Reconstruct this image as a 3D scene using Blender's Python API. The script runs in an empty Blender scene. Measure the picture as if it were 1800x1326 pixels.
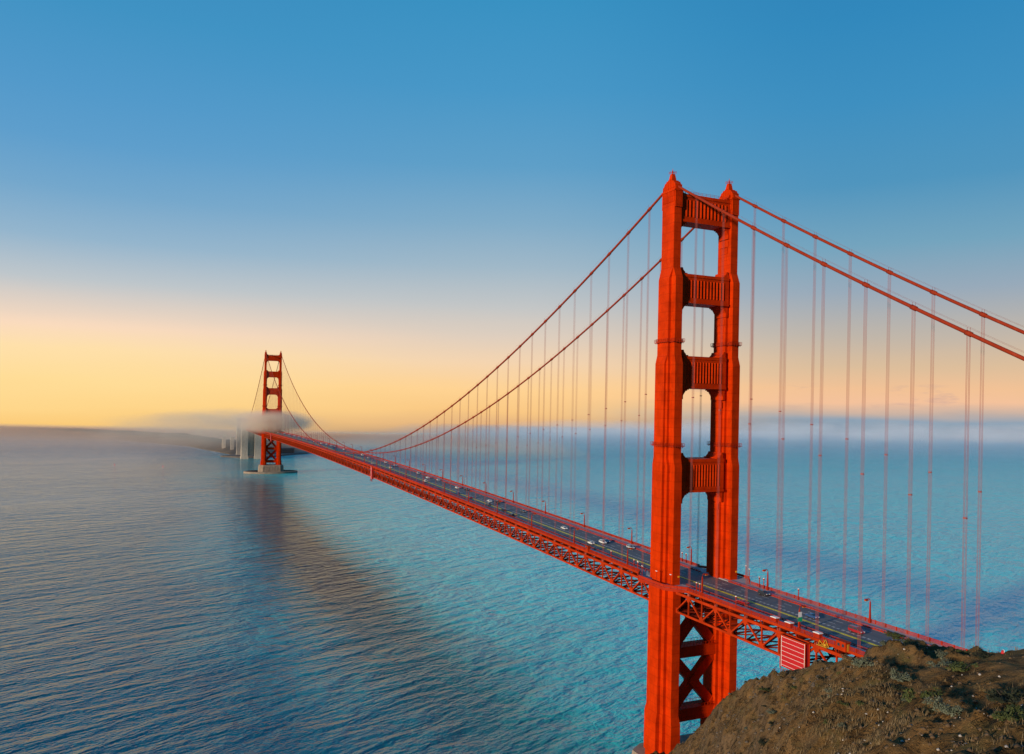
import bpy, math, random
import numpy as np
from mathutils import Vector, Matrix

# ------------------------------------------------------------------ camera
S = bpy.context.scene
W0, H0 = 1800.0, 1326.0
CAM = Vector((-191.86, -247.88, 140.59))
YAW, PITCH, ROLL, FPX = 0.424646, 0.003461, 0.020802, 1363.405
_f = Vector((math.sin(YAW)*math.cos(PITCH), math.cos(YAW)*math.cos(PITCH), math.sin(PITCH)))
_r0 = Vector((math.cos(YAW), -math.sin(YAW), 0.0)); _u0 = _r0.cross(_f)
_r = _r0*math.cos(ROLL) + _u0*math.sin(ROLL); _u = _u0*math.cos(ROLL) - _r0*math.sin(ROLL)
cd = bpy.data.cameras.new("camera"); cam = bpy.data.objects.new("camera", cd)
S.collection.objects.link(cam); S.camera = cam
cam.matrix_world = Matrix(((_r.x, _u.x, -_f.x, CAM.x), (_r.y, _u.y, -_f.y, CAM.y), (_r.z, _u.z, -_f.z, CAM.z), (0, 0, 0, 1)))
cd.sensor_width = 36.0; cd.sensor_fit = 'HORIZONTAL'; cd.lens = FPX*36.0/W0
cd.shift_x = -0.16566/W0; cd.shift_y = 41.815/W0
cd.clip_start = 0.5; cd.clip_end = 40000.0

# ------------------------------------------------------------------ colour management, sampling
S.view_settings.view_transform = 'Standard'; S.view_settings.look = 'None'
S.view_settings.exposure = 0.0; S.view_settings.gamma = 1.0
S.render.engine = 'CYCLES'
S.cycles.max_bounces = 12; S.cycles.diffuse_bounces = 3; S.cycles.glossy_bounces = 3
S.cycles.volume_bounces = 12; S.cycles.transparent_max_bounces = 24
S.cycles.use_denoising = True
S.cycles.sample_clamp_indirect = 6.0

def lin(c):
    c = c/255.0
    return c/12.92 if c <= 0.04045 else ((c+0.055)/1.055)**2.4
def L3(r, g, b): return (lin(r), lin(g), lin(b), 1.0)

# ------------------------------------------------------------------ sky (world) : a dusk gradient, golden on one side of the horizon and blue fog on the other
SUN_DIR = Vector((-0.925, -0.305, 0.185)).normalized()      # towards the sun
world = bpy.data.worlds.new("World"); S.world = world; world.use_nodes = True
def build_world():
    nt = world.node_tree; nt.nodes.clear(); N = nt.nodes; K = nt.links.new
    def math_(op, a, b=None, c=None):
        n = N.new('ShaderNodeMath'); n.operation = op
        for i, v in enumerate((a, b, c)):
            if v is None: continue
            if isinstance(v, (int, float)): n.inputs[i].default_value = v
            else: K(v, n.inputs[i])
        return n.outputs[0]
    tc = N.new('ShaderNodeTexCoord')
    sx = N.new('ShaderNodeSeparateXYZ'); K(tc.outputs['Generated'], sx.inputs[0])
    x, y, z = sx.outputs
    elev = math_('MULTIPLY', math_('ARCSINE', z), 180/math.pi)
    # azimuth measured from the compass bearing of the strait
    cx = math_('SUBTRACT', math_('MULTIPLY', x, math.cos(YAW)), math_('MULTIPLY', y, math.sin(YAW)))
    cy = math_('ADD', math_('MULTIPLY', x, math.sin(YAW)), math_('MULTIPLY', y, math.cos(YAW)))
    az = math_('ARCTAN2', cx, cy)                # radians, + to the right
    # soft clouds wobble
    nz = N.new('ShaderNodeTexNoise'); nz.inputs['Scale'].default_value = 5.0; nz.inputs['Detail'].default_value = 5
    mp = N.new('ShaderNodeMapping'); mp.inputs['Scale'].default_value = (1, 1, 7.0)
    K(tc.outputs['Generated'], mp.inputs[0]); K(mp.outputs[0], nz.inputs['Vector'])
    wob = math_('MULTIPLY', math_('SUBTRACT', nz.outputs[0], 0.5), 1.1)
    # wobble only near the horizon
    near = math_('SUBTRACT', 1.0, math_('MINIMUM', math_('DIVIDE', math_('ABSOLUTE', elev), 9.0), 1.0))
    e2 = math_('ADD', elev, math_('MULTIPLY', wob, near))
    E0, E1 = -6.0, 34.0
    t = math_('DIVIDE', math_('SUBTRACT', e2, E0), E1-E0)
    def ramp(stops):
        r = N.new('ShaderNodeValToRGB'); cr = r.color_ramp; cr.interpolation = 'EASE' if False else 'LINEAR'
        pts = [((e-E0)/(E1-E0), L3(*c)) for e, c in stops]
        while len(cr.elements) < len(pts): cr.elements.new(0.5)
        for el, (p, c) in zip(cr.elements, pts): el.position = p; el.color = c
        K(t, r.inputs[0]); return r.outputs[0]
    left = ramp([(-6, (120, 104, 112)), (-3.2, (196, 150, 112)), (-2.2, (251, 201, 118)), (-1, (255, 214, 138)), (1, (255, 221, 152)), (3, (255, 224, 170)), (4.4, (250, 219, 190)),
                 (5.8, (224, 209, 196)), (7.4, (190, 198, 203)), (10, (148, 181, 205)), (13, (116, 167, 204)), (16, (94, 158, 204)), (19, (82, 153, 202)), (24, (64, 146, 195)), (34, (48, 128, 182))])
    mid = ramp([(-6, (96, 108, 124)), (-2.6, (150, 132, 128)), (-1.6, (226, 178, 128)), (-.6, (250, 200, 132)), (1, (255, 210, 146)), (3, (244, 212, 176)), (5, (222, 206, 190)),
                (7, (196, 198, 198)), (10, (160, 184, 200)), (13, (130, 172, 200)), (17, (95, 159, 200)), (22, (72, 151, 199)), (28.5, (54, 144, 193)), (34, (44, 128, 182))])
    right = ramp([(-6, (54, 88, 110)), (-2.2, (70, 106, 130)), (-1.2, (104, 136, 160)), (-.5, (142, 162, 180)), (-.1, (196, 176, 164)), (.5, (244, 194, 156)), (1.5, (242, 194, 150)), (3, (220, 190, 156)), (5, (192, 182, 170)),
                  (8, (152, 170, 186)), (11, (116, 164, 190)), (15, (80, 149, 190)), (20, (62, 143, 192)), (25, (50, 136, 188)), (34, (40, 122, 178))])
    # horizontal blend: left at -0.55, middle at 0, right at +0.45
    mr = N.new('ShaderNodeMapRange'); mr.interpolation_type = 'SMOOTHSTEP'
    K(az, mr.inputs[0]); mr.inputs[1].default_value = -0.55; mr.inputs[2].default_value = 0.02
    m1 = N.new('ShaderNodeMix'); m1.data_type = 'RGBA'; K(mr.outputs[0], m1.inputs[0]); K(left, m1.inputs[6]); K(mid, m1.inputs[7])
    mr2 = N.new('ShaderNodeMapRange'); mr2.interpolation_type = 'SMOOTHSTEP'
    K(az, mr2.inputs[0]); mr2.inputs[1].default_value = 0.0; mr2.inputs[2].default_value = 0.42
    m2 = N.new('ShaderNodeMix'); m2.data_type = 'RGBA'; K(mr2.outputs[0], m2.inputs[0]); K(m1.outputs[2], m2.inputs[6]); K(right, m2.inputs[7])
    # thin violet cloud wisps low over the right-hand horizon
    n2 = N.new('ShaderNodeTexNoise'); n2.inputs['Scale'].default_value = 16.0; n2.inputs['Detail'].default_value = 6; n2.inputs['Roughness'].default_value = .6
    mp2 = N.new('ShaderNodeMapping'); mp2.inputs['Scale'].default_value = (1, 1, 5.0); K(tc.outputs['Generated'], mp2.inputs[0]); K(mp2.outputs[0], n2.inputs['Vector'])
    wis = N.new('ShaderNodeMapRange'); K(n2.outputs[0], wis.inputs[0]); wis.inputs[1].default_value = .56; wis.inputs[2].default_value = .74; wis.inputs[4].default_value = .6
    band = math_('MULTIPLY', math_('MAXIMUM', math_('SUBTRACT', 1.0, math_('ABSOLUTE', math_('DIVIDE', math_('SUBTRACT', elev, 1.0), 1.3))), 0.0), mr2.outputs[0])
    m3 = N.new('ShaderNodeMix'); m3.data_type = 'RGBA'; K(math_('MULTIPLY', wis.outputs[0], band), m3.inputs[0]); K(m2.outputs[2], m3.inputs[6]); m3.inputs[7].default_value = L3(168, 146, 156)
    back = ramp([(-6, (30, 52, 72)), (-1, (70, 96, 120)), (3, (84, 112, 140)), (8, (64, 106, 146)), (16, (46, 104, 156)), (34, (30, 92, 150))])
    mr3 = N.new('ShaderNodeMapRange'); mr3.interpolation_type = 'SMOOTHSTEP'; K(math_('ABSOLUTE', az), mr3.inputs[0]); mr3.inputs[1].default_value = 0.9; mr3.inputs[2].default_value = 1.7
    m4 = N.new('ShaderNodeMix'); m4.data_type = 'RGBA'; K(mr3.outputs[0], m4.inputs[0]); K(m3.outputs[2], m4.inputs[6]); K(back, m4.inputs[7])
    bg = N.new('ShaderNodeBackground'); K(m4.outputs[2], bg.inputs[0]); bg.inputs[1].default_value = 1.0
    out = N.new('ShaderNodeOutputWorld'); K(bg.outputs[0], out.inputs[0])
build_world()

sl = bpy.data.lights.new("sun", 'SUN'); sl.energy = 4.4; sl.angle = math.radians(3.2); sl.color = (1.0, 0.80, 0.58)
sun = bpy.data.objects.new("sun", sl); S.collection.objects.link(sun); sun.location = (-400, -300, 400)
sun.rotation_euler = SUN_DIR.to_track_quat('Z', 'Y').to_euler()

# ------------------------------------------------------------------ helpers
COL = S.collection
R = random.Random(7)
class MB:
    """collects polygons, then links them as one mesh object"""
    def __init__(s): s.v = []; s.f = []; s.m = []; s.cur = 0
    def add(s, vs, fs):
        n = len(s.v); s.v.extend([tuple(p) for p in vs]); s.f.extend([tuple(i+n for i in q) for q in fs]); s.m.extend([s.cur]*len(fs))
    def box(s, x0, x1, y0, y1, z0, z1):
        s.add([(x0,y0,z0),(x1,y0,z0),(x1,y1,z0),(x0,y1,z0),(x0,y0,z1),(x1,y0,z1),(x1,y1,z1),(x0,y1,z1)],
              [(0,3,2,1),(4,5,6,7),(0,1,5,4),(1,2,6,5),(2,3,7,6),(3,0,4,7)])
    def bar(s, p, q, w, h, up=(0,0,1)):
        p = Vector(p); q = Vector(q); d = (q-p).normalized(); upv = Vector(up)
        if abs(d.dot(upv)) > .98: upv = Vector((1,0,0))
        a = d.cross(upv).normalized(); b = a.cross(d)
        a *= w/2; b *= h/2
        s.add([p-a-b,p+a-b,p+a+b,p-a+b,q-a-b,q+a-b,q+a+b,q-a+b],[(0,3,2,1),(4,5,6,7),(0,1,5,4),(1,2,6,5),(2,3,7,6),(3,0,4,7)])
    def prism(s, poly, axis, a0, a1):
        """poly: 2D outline (ccw); axis 'x','y','z' = extrusion direction"""
        n = len(poly)
        def P(u, w, a): return (a,u,w) if axis == 'x' else ((u,a,w) if axis == 'y' else (u,w,a))
        vs = [P(u,w,a0) for u,w in poly] + [P(u,w,a1) for u,w in poly]
        fs = [tuple(range(n))[::-1], tuple(range(n,2*n))] + [(i,(i+1)%n,n+(i+1)%n,n+i) for i in range(n)]
        s.add(vs, fs)
    def rings(s, rs, cap=True):
        n = len(rs[0]); vs = [p for r in rs for p in r]; fs = []
        for k in range(len(rs)-1):
            for i in range(n): fs.append((k*n+i, k*n+(i+1)%n, (k+1)*n+(i+1)%n, (k+1)*n+i))
        if cap: fs += [tuple(range(n))[::-1], tuple(range((len(rs)-1)*n, len(rs)*n))]
        s.add(vs, fs)
    def tube(s, pts, r, n=8, cap=True):
        pts = [Vector(p) for p in pts]; rs = []
        rad = r if hasattr(r, '__len__') else [r]*len(pts)
        for i, p in enumerate(pts):
            d = (pts[min(i+1,len(pts)-1)]-pts[max(i-1,0)]).normalized()
            up = Vector((0,0,1)) if abs(d.z) < .95 else Vector((1,0,0))
            a = d.cross(up).normalized(); b = a.cross(d)
            rs.append([p + a*(rad[i]*math.cos(2*math.pi*k/n)) + b*(rad[i]*math.sin(2*math.pi*k/n)) for k in range(n)])
        s.rings(rs, cap)
    def lathe(s, prof, c=(0,0,0), n=16):
        s.rings([[(c[0]+r*math.cos(2*math.pi*k/n), c[1]+r*math.sin(2*math.pi*k/n), c[2]+z) for k in range(n)] for r, z in prof])
    def build(s, name, mat, parent=None, smooth=False):
        me = bpy.data.meshes.new(name); me.from_pydata(s.v, [], s.f)
        mats = mat if isinstance(mat, (list, tuple)) else [mat]
        for m in mats: me.materials.append(m)
        if len(mats) > 1: me.polygons.foreach_set('material_index', s.m)
        if smooth: me.polygons.foreach_set('use_smooth', [True]*len(me.polygons))
        me.update()
        o = bpy.data.objects.new(name, me); COL.objects.link(o)
        if parent is not None: o.parent = parent
        return o
def tag(o, label=None, cat=None, group=None, kind=None):
    if label: o['label'] = label
    if cat: o['category'] = cat
    if group: o['group'] = group
    if kind: o['kind'] = kind
    return o
def empty(name, loc=(0,0,0), rz=0.0, parent=None):
    o = bpy.data.objects.new(name, None); COL.objects.link(o); o.location = loc; o.rotation_euler = (0,0,rz)
    o.empty_display_size = 0.5
    if parent is not None: o.parent = parent
    return o
def copy_tree(o, parent=None):
    c = o.copy(); COL.objects.link(c)
    if parent is not None: c.parent = parent
    for ch in list(o.children): copy_tree(ch, c)
    return c

# numpy value noise
def _hash(ix, iy, seed):
    h = (ix.astype(np.int64)*374761393 + iy.astype(np.int64)*668265263 + seed*974711) & 0x7fffffff
    h = ((h ^ (h >> 13))*1274126177) & 0x7fffffff
    return ((h ^ (h >> 16)) & 0xffff)/65535.0
def vnoise(x, y, seed=0):
    ix = np.floor(x); iy = np.floor(y); fx = x-ix; fy = y-iy
    fx = fx*fx*fx*(fx*(fx*6-15)+10); fy = fy*fy*fy*(fy*(fy*6-15)+10)
    a = _hash(ix,iy,seed); b = _hash(ix+1,iy,seed); c = _hash(ix,iy+1,seed); d = _hash(ix+1,iy+1,seed)
    return (a*(1-fx)+b*fx)*(1-fy) + (c*(1-fx)+d*fx)*fy
def fbm(x, y, wl, octv=4, seed=0, gain=.5, ridge=False):
    t = 0; amp = 1; tot = 0
    for k in range(octv):
        n = vnoise(x/wl+17.3*k, y/wl-9.1*k, seed+k)
        if ridge: n = 1-abs(2*n-1)
        t = t+amp*(n-.5); tot += amp; amp *= gain; wl *= .47
    return t/tot*2

# ------------------------------------------------------------------ materials
class NT:
    def __init__(s, name):
        s.mat = bpy.data.materials.new(name); s.mat.use_nodes = True; s.t = s.mat.node_tree; s.t.nodes.clear()
        s.out = s.n('ShaderNodeOutputMaterial'); s.tc = s.n('ShaderNodeTexCoord')
    def n(s, typ, **kw):
        o = s.t.nodes.new(typ)
        for k, v in kw.items(): setattr(o, k, v)
        return o
    def k(s, a, b): s.t.links.new(a, b)
    def noise(s, scale, detail=4, rough=.5, vec=None, sc=None, dist=0.0):
        n = s.n('ShaderNodeTexNoise'); n.inputs['Scale'].default_value = scale; n.inputs['Detail'].default_value = detail
        n.inputs['Roughness'].default_value = rough; n.inputs['Distortion'].default_value = dist
        v = vec or s.tc.outputs['Object']
        if sc:
            m = s.n('ShaderNodeMapping'); m.inputs['Scale'].default_value = sc; s.k(v, m.inputs[0]); v = m.outputs[0]
        s.k(v, n.inputs['Vector']); return n.outputs[0]
    def rng(s, v, a, b, c=0.0, d=1.0):
        m = s.n('ShaderNodeMapRange'); s.k(v, m.inputs[0])
        for i, q in zip((1,2,3,4), (a,b,c,d)): m.inputs[i].default_value = q
        return m.outputs[0]
    def mix(s, fac, a, b, mode='MIX'):
        m = s.n('ShaderNodeMix'); m.data_type = 'RGBA'; m.blend_type = mode
        for i, q in ((0,fac),(6,a),(7,b)):
            if isinstance(q, (int,float)): m.inputs[i].default_value = q
            elif isinstance(q, tuple): m.inputs[i].default_value = q if len(q) == 4 else (*q,1)
            else: s.k(q, m.inputs[i])
        return m.outputs[2]
    def math(s, op, a, b=0.0):
        m = s.n('ShaderNodeMath', operation=op)
        for i, q in enumerate((a,b)):
            if isinstance(q, (int,float)): m.inputs[i].default_value = q
            else: s.k(q, m.inputs[i])
        return m.outputs[0]
    def bsdf(s, col, rough=.5, metal=0.0, bump=None, strength=.5, dist=.05, spec=.5, ior=1.5):
        b = s.n('ShaderNodeBsdfPrincipled')
        if isinstance(col, tuple): b.inputs['Base Color'].default_value = col if len(col) == 4 else (*col,1)
        else: s.k(col, b.inputs['Base Color'])
        if isinstance(rough, (int,float)): b.inputs['Roughness'].default_value = rough
        else: s.k(rough, b.inputs['Roughness'])
        b.inputs['Metallic'].default_value = metal; b.inputs['IOR'].default_value = ior
        b.inputs['Specular IOR Level'].default_value = spec
        if bump is not None:
            n = s.n('ShaderNodeBump'); n.inputs['Strength'].default_value = strength; n.inputs['Distance'].default_value = dist
            s.k(bump, n.inputs['Height']); s.k(n.outputs[0], b.inputs['Normal'])
        s.k(b.outputs[0], s.out.inputs['Surface']); return b
def plain(name, col, rough=.5, metal=0.0, var=.15, scale=2.0):
    t = NT(name); n = t.noise(scale, 3)
    d = tuple(c*(1-var) for c in col); e = tuple(min(1,c*(1+var)) for c in col)
    t.bsdf(t.mix(n, d, e), rough, metal); return t.mat
def orange(name, base, var=.28, plates=True, spec=.02):
    t = NT(name)
    n1 = t.noise(.18, 5, .6); n2 = t.noise(1.6, 4, .6, sc=(1,1,.12))       # broad fading and rain streaks
    c = t.mix(t.rng(n1, .3, .7), tuple(q*(1-var) for q in base), tuple(min(1,q*(1+var*.6)) for q in base))
    n3 = t.noise(.55, 5, .65, sc=(1,1,.5)); c = t.mix(t.rng(n3, .56, .70, 0, .35), c, (min(1,base[0]*1.25), base[1]*2.1, base[2]*3)); c = t.mix(t.rng(n2, .50, .76, 0, .5), c, (base[0]*.55, base[1]*.62, base[2]*1.2))
    bump = None
    if plates:
        sep = t.n('ShaderNodeSeparateXYZ'); t.k(t.tc.outputs['Object'], sep.inputs[0])
        fz = t.math('FRACT', t.math('DIVIDE', sep.outputs[2], 3.4))
        seam = t.math('LESS_THAN', fz, .035); rv = t.noise(2.6, 2, .5, sc=(1,1,3)); rivet = t.math('MULTIPLY', t.math('LESS_THAN', t.math('ABSOLUTE', t.math('SUBTRACT', fz, .09)), .022), t.rng(rv, .5, .56))
        c = t.mix(t.math('MULTIPLY', t.math('MAXIMUM', seam, rivet), .5), c, (base[0]*.4, base[1]*.4, base[2]*.5))
        bump = t.math('ADD', t.math('MULTIPLY', seam, -.6), n2)
    t.bsdf(c, .48, 0, bump, .35, .04, spec=spec); return t.mat
M = {}
OR = (0.55, 0.033, 0.0015)
M['tower'] = orange('tower_paint', OR)
M['truss'] = orange('truss_paint', (0.44, 0.036, 0.006), plates=False)
M['deepred'] = orange('railing_paint', (0.40, 0.030, 0.010), plates=False)
M['cable'] = orange('cable_paint', (0.30, 0.036, 0.014), .1, plates=False)
M['rope'] = plain('suspender_paint', (0.36, 0.085, 0.065), .6)
M['inner'] = orange('shaded_framing_paint', (0.20, 0.020, 0.009), plates=False)  # bridge orange darkened to hold the shade under the deck
M['cover'] = plain('scaffold_cover', (0.45, 0.004, 0.008), .75, var=.2, scale=.6)
M['white'] = plain('white_paint', (0.78, 0.77, 0.74), .5, var=.06)
M['line'] = plain('road_line_paint', (0.62, 0.62, 0.60), .6, var=.25, scale=1.2)
M['yellow'] = plain('yellow_line_paint', (0.88, 0.66, 0.004), .55, var=.15)
M['amber'] = plain('amber_lens', (0.75, 0.36, 0.02), .25, var=.05)
M['green'] = plain('green_sign_paint', (0.01, 0.36, 0.17), .4, var=.05)
M['glass'] = plain('car_glass', (0.03, 0.045, 0.06), .08, var=.05)
M['tyre'] = plain('tyre_rubber', (0.015, 0.015, 0.016), .8)
M['rim'] = plain('wheel_alloy', (0.4, 0.4, 0.42), .3, .8)
M['lampglass'] = plain('head_lamp_glass', (0.85, 0.85, 0.80), .15, var=.03)
M['tail'] = plain('tail_lamp_glass', (0.45, 0.01, 0.01), .2)
M['skin'] = plain('skin', (0.45, 0.26, 0.18), .6)
M['cloth_red'] = plain('red_cloth', (0.55, 0.02, 0.03), .8)
M['cloth_dark'] = plain('dark_cloth', (0.02, 0.022, 0.03), .85)
M['machine'] = plain('yellow_machine_paint', (0.55, 0.28, 0.02), .5)
def mk_asphalt():
    t = NT('asphalt'); n = t.noise(.5, 5, .65, sc=(1.6,.05,1)); n2 = t.noise(9, 3)
    c = t.mix(t.rng(n, .3, .7), (.105,.102,.106), (.175,.170,.172)); c = t.mix(t.rng(n2,.3,.7,0,.35), c, (.04,.04,.045))
    t.bsdf(c, .7, 0, n2, .2, .01); return t.mat
M['asphalt'] = mk_asphalt()
def mk_walk():
    t = NT('sidewalk_concrete'); n = t.noise(.6, 5, .6)
    t.bsdf(t.mix(n, (.34,.29,.28), (.50,.45,.44)), .85, 0, n, .2, .02); return t.mat
M['walk'] = mk_walk()
def mk_concrete(name, a, b):
    t = NT(name); n = t.noise(.25, 6, .65); st = t.noise(.7, 4, .6, sc=(1,1,.1))
    c = t.mix(t.rng(n,.3,.7), a, b); c = t.mix(t.rng(st,.5,.75,0,.45), c, tuple(q*.5 for q in a))
    t.bsdf(c, .9, 0, n, .5, .15); return t.mat
M['concrete'] = mk_concrete('pier_concrete', (.22,.17,.125), (.37,.29,.215))
M['pale_concrete'] = mk_concrete('pylon_concrete', (.46,.40,.32), (.62,.55,.45))
M['brick'] = mk_concrete('fort_brick', (.20,.09,.06), (.30,.14,.09))

def zb(y):
    """bottom chord of the stiffening truss"""
    if y <= 0: return 63.3
    if y >= 1280: return 66.8
    u = y/1280.0
    return 63.3 + 6.0*4*u*(1-u) + 3.5*u
def zroad(y): return zb(y)+9.9
ZT = 227.0
def zcable(y):
    if y < 0: d = -y; return ZT - .5931*d + .5*.000698*d*d
    if y > 1280: d = y-1280; return ZT - .5931*d + .5*.000698*d*d
    return 83.0 + (ZT-83.0)*((y-640)/640.0)**2

# ------------------------------------------------------------------ water
def mk_water():
    t = NT('sea_water')
    mp = t.n('ShaderNodeMapping'); mp.inputs['Rotation'].default_value = (0,0,math.radians(-20)); t.k(t.tc.outputs['Object'], mp.inputs[0]); v = mp.outputs[0]
    big = t.noise(1/95., 2, .5, v, (.6,1,1)); patch = t.noise(1/420., 4, .55, v, (.45,1,1), .6)
    w1 = t.noise(1/11., 3, .55, v, (.34,1,1), .4); w2 = t.noise(1/4.4, 3, .6, v, (.5,1,1), .3); w3 = t.noise(1/1.7, 3, .6, v, (.7,1,1))
    h = t.math('ADD', t.math('MULTIPLY', w1, 2.7), t.math('MULTIPLY', w2, 1.15)); h = t.math('ADD', h, t.math('MULTIPLY', w3, .36)); h = t.math('ADD', h, t.math('MULTIPLY', big, 3.0))
    amp = t.rng(patch, .34, .66, .55, 1.0)
    lee = t.n('ShaderNodeSeparateXYZ'); t.k(t.tc.outputs['Object'], lee.inputs[0])
    calm = t.math('MULTIPLY', t.rng(t.math('ADD', lee.outputs[0], t.math('MULTIPLY', lee.outputs[1], .12)), 180, -60), t.rng(lee.outputs[1], 350, 900))
    amp = t.math('MULTIPLY', amp, t.rng(calm, 0, 1, 1.0, .42)); h = t.math('MULTIPLY', h, amp)          # wind-ruffled and slick patches
    sep = t.n('ShaderNodeSeparateXYZ'); t.k(t.tc.outputs['Object'], sep.inputs[0])
    # the channel is deep on one side of the bridge and shoals to turquoise on the other
    edge = t.math('ADD', sep.outputs[0], t.math('MULTIPLY', t.math('SUBTRACT', patch, .5), 420.0))
    shoal = t.rng(edge, -185, 70)
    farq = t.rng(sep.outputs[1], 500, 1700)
    lane = t.math('ADD', t.math('ABSOLUTE', t.math('ADD', sep.outputs[0], t.math('ADD', 66.0, t.math('MULTIPLY', t.math('SUBTRACT', patch, .5), 60.0)))), t.math('MULTIPLY', t.math('SUBTRACT', w1, .5), 60.0))  # dark streak of the bridge's reflection and shadow, put into the water colour
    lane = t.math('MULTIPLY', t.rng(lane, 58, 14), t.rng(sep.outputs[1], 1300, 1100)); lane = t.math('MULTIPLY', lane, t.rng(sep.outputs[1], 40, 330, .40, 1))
    deep = t.mix(patch, (.004,.110,.160), (.010,.160,.215)); shal = t.mix(patch, (.050,.720,.730), (.090,.840,.840))
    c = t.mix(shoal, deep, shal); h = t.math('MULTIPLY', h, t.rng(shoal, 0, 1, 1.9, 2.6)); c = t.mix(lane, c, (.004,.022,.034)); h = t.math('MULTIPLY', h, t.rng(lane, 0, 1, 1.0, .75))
    c = t.mix(t.math('MULTIPLY', farq, .75), c, t.mix(shoal, (.050,.066,.125), (.030,.420,.470)))  # far-left violet puts the dusk sky's reflection into the body colour
    b = t.bsdf(c, .10, 0, h, 1.0, 1.0, .6, 1.333); t.k(t.mix(lane, t.mix(shoal, t.mix(t.rng(sep.outputs[1], 150, 750), (.70,.90,1), (1,.86,.93)), (.60,.95,1)), (.38,.46,.58)), b.inputs['Specular Tint'])  # reflections tinted by zone: violet sheen far left, darkened in the painted streak
    return t.mat
wm = MB()
n = 96; rs = [0,150,400,800,1400,1900,2300,2650]
vs = [(560,450,0)]; fs = []
for r in rs[1:]:
    for k in range(n): vs.append((560+r*math.cos(2*math.pi*k/n), 450+r*math.sin(2*math.pi*k/n), 0))
for k in range(n): fs.append((0, 1+k, 1+(k+1)%n))
for j in range(len(rs)-2):
    for k in range(n): fs.append((1+j*n+k, 1+(j+1)*n+k, 1+(j+1)*n+(k+1)%n, 1+j*n+(k+1)%n))
wm.add(vs, fs); tag(wm.build('water', mk_water()), kind='structure')

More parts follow.
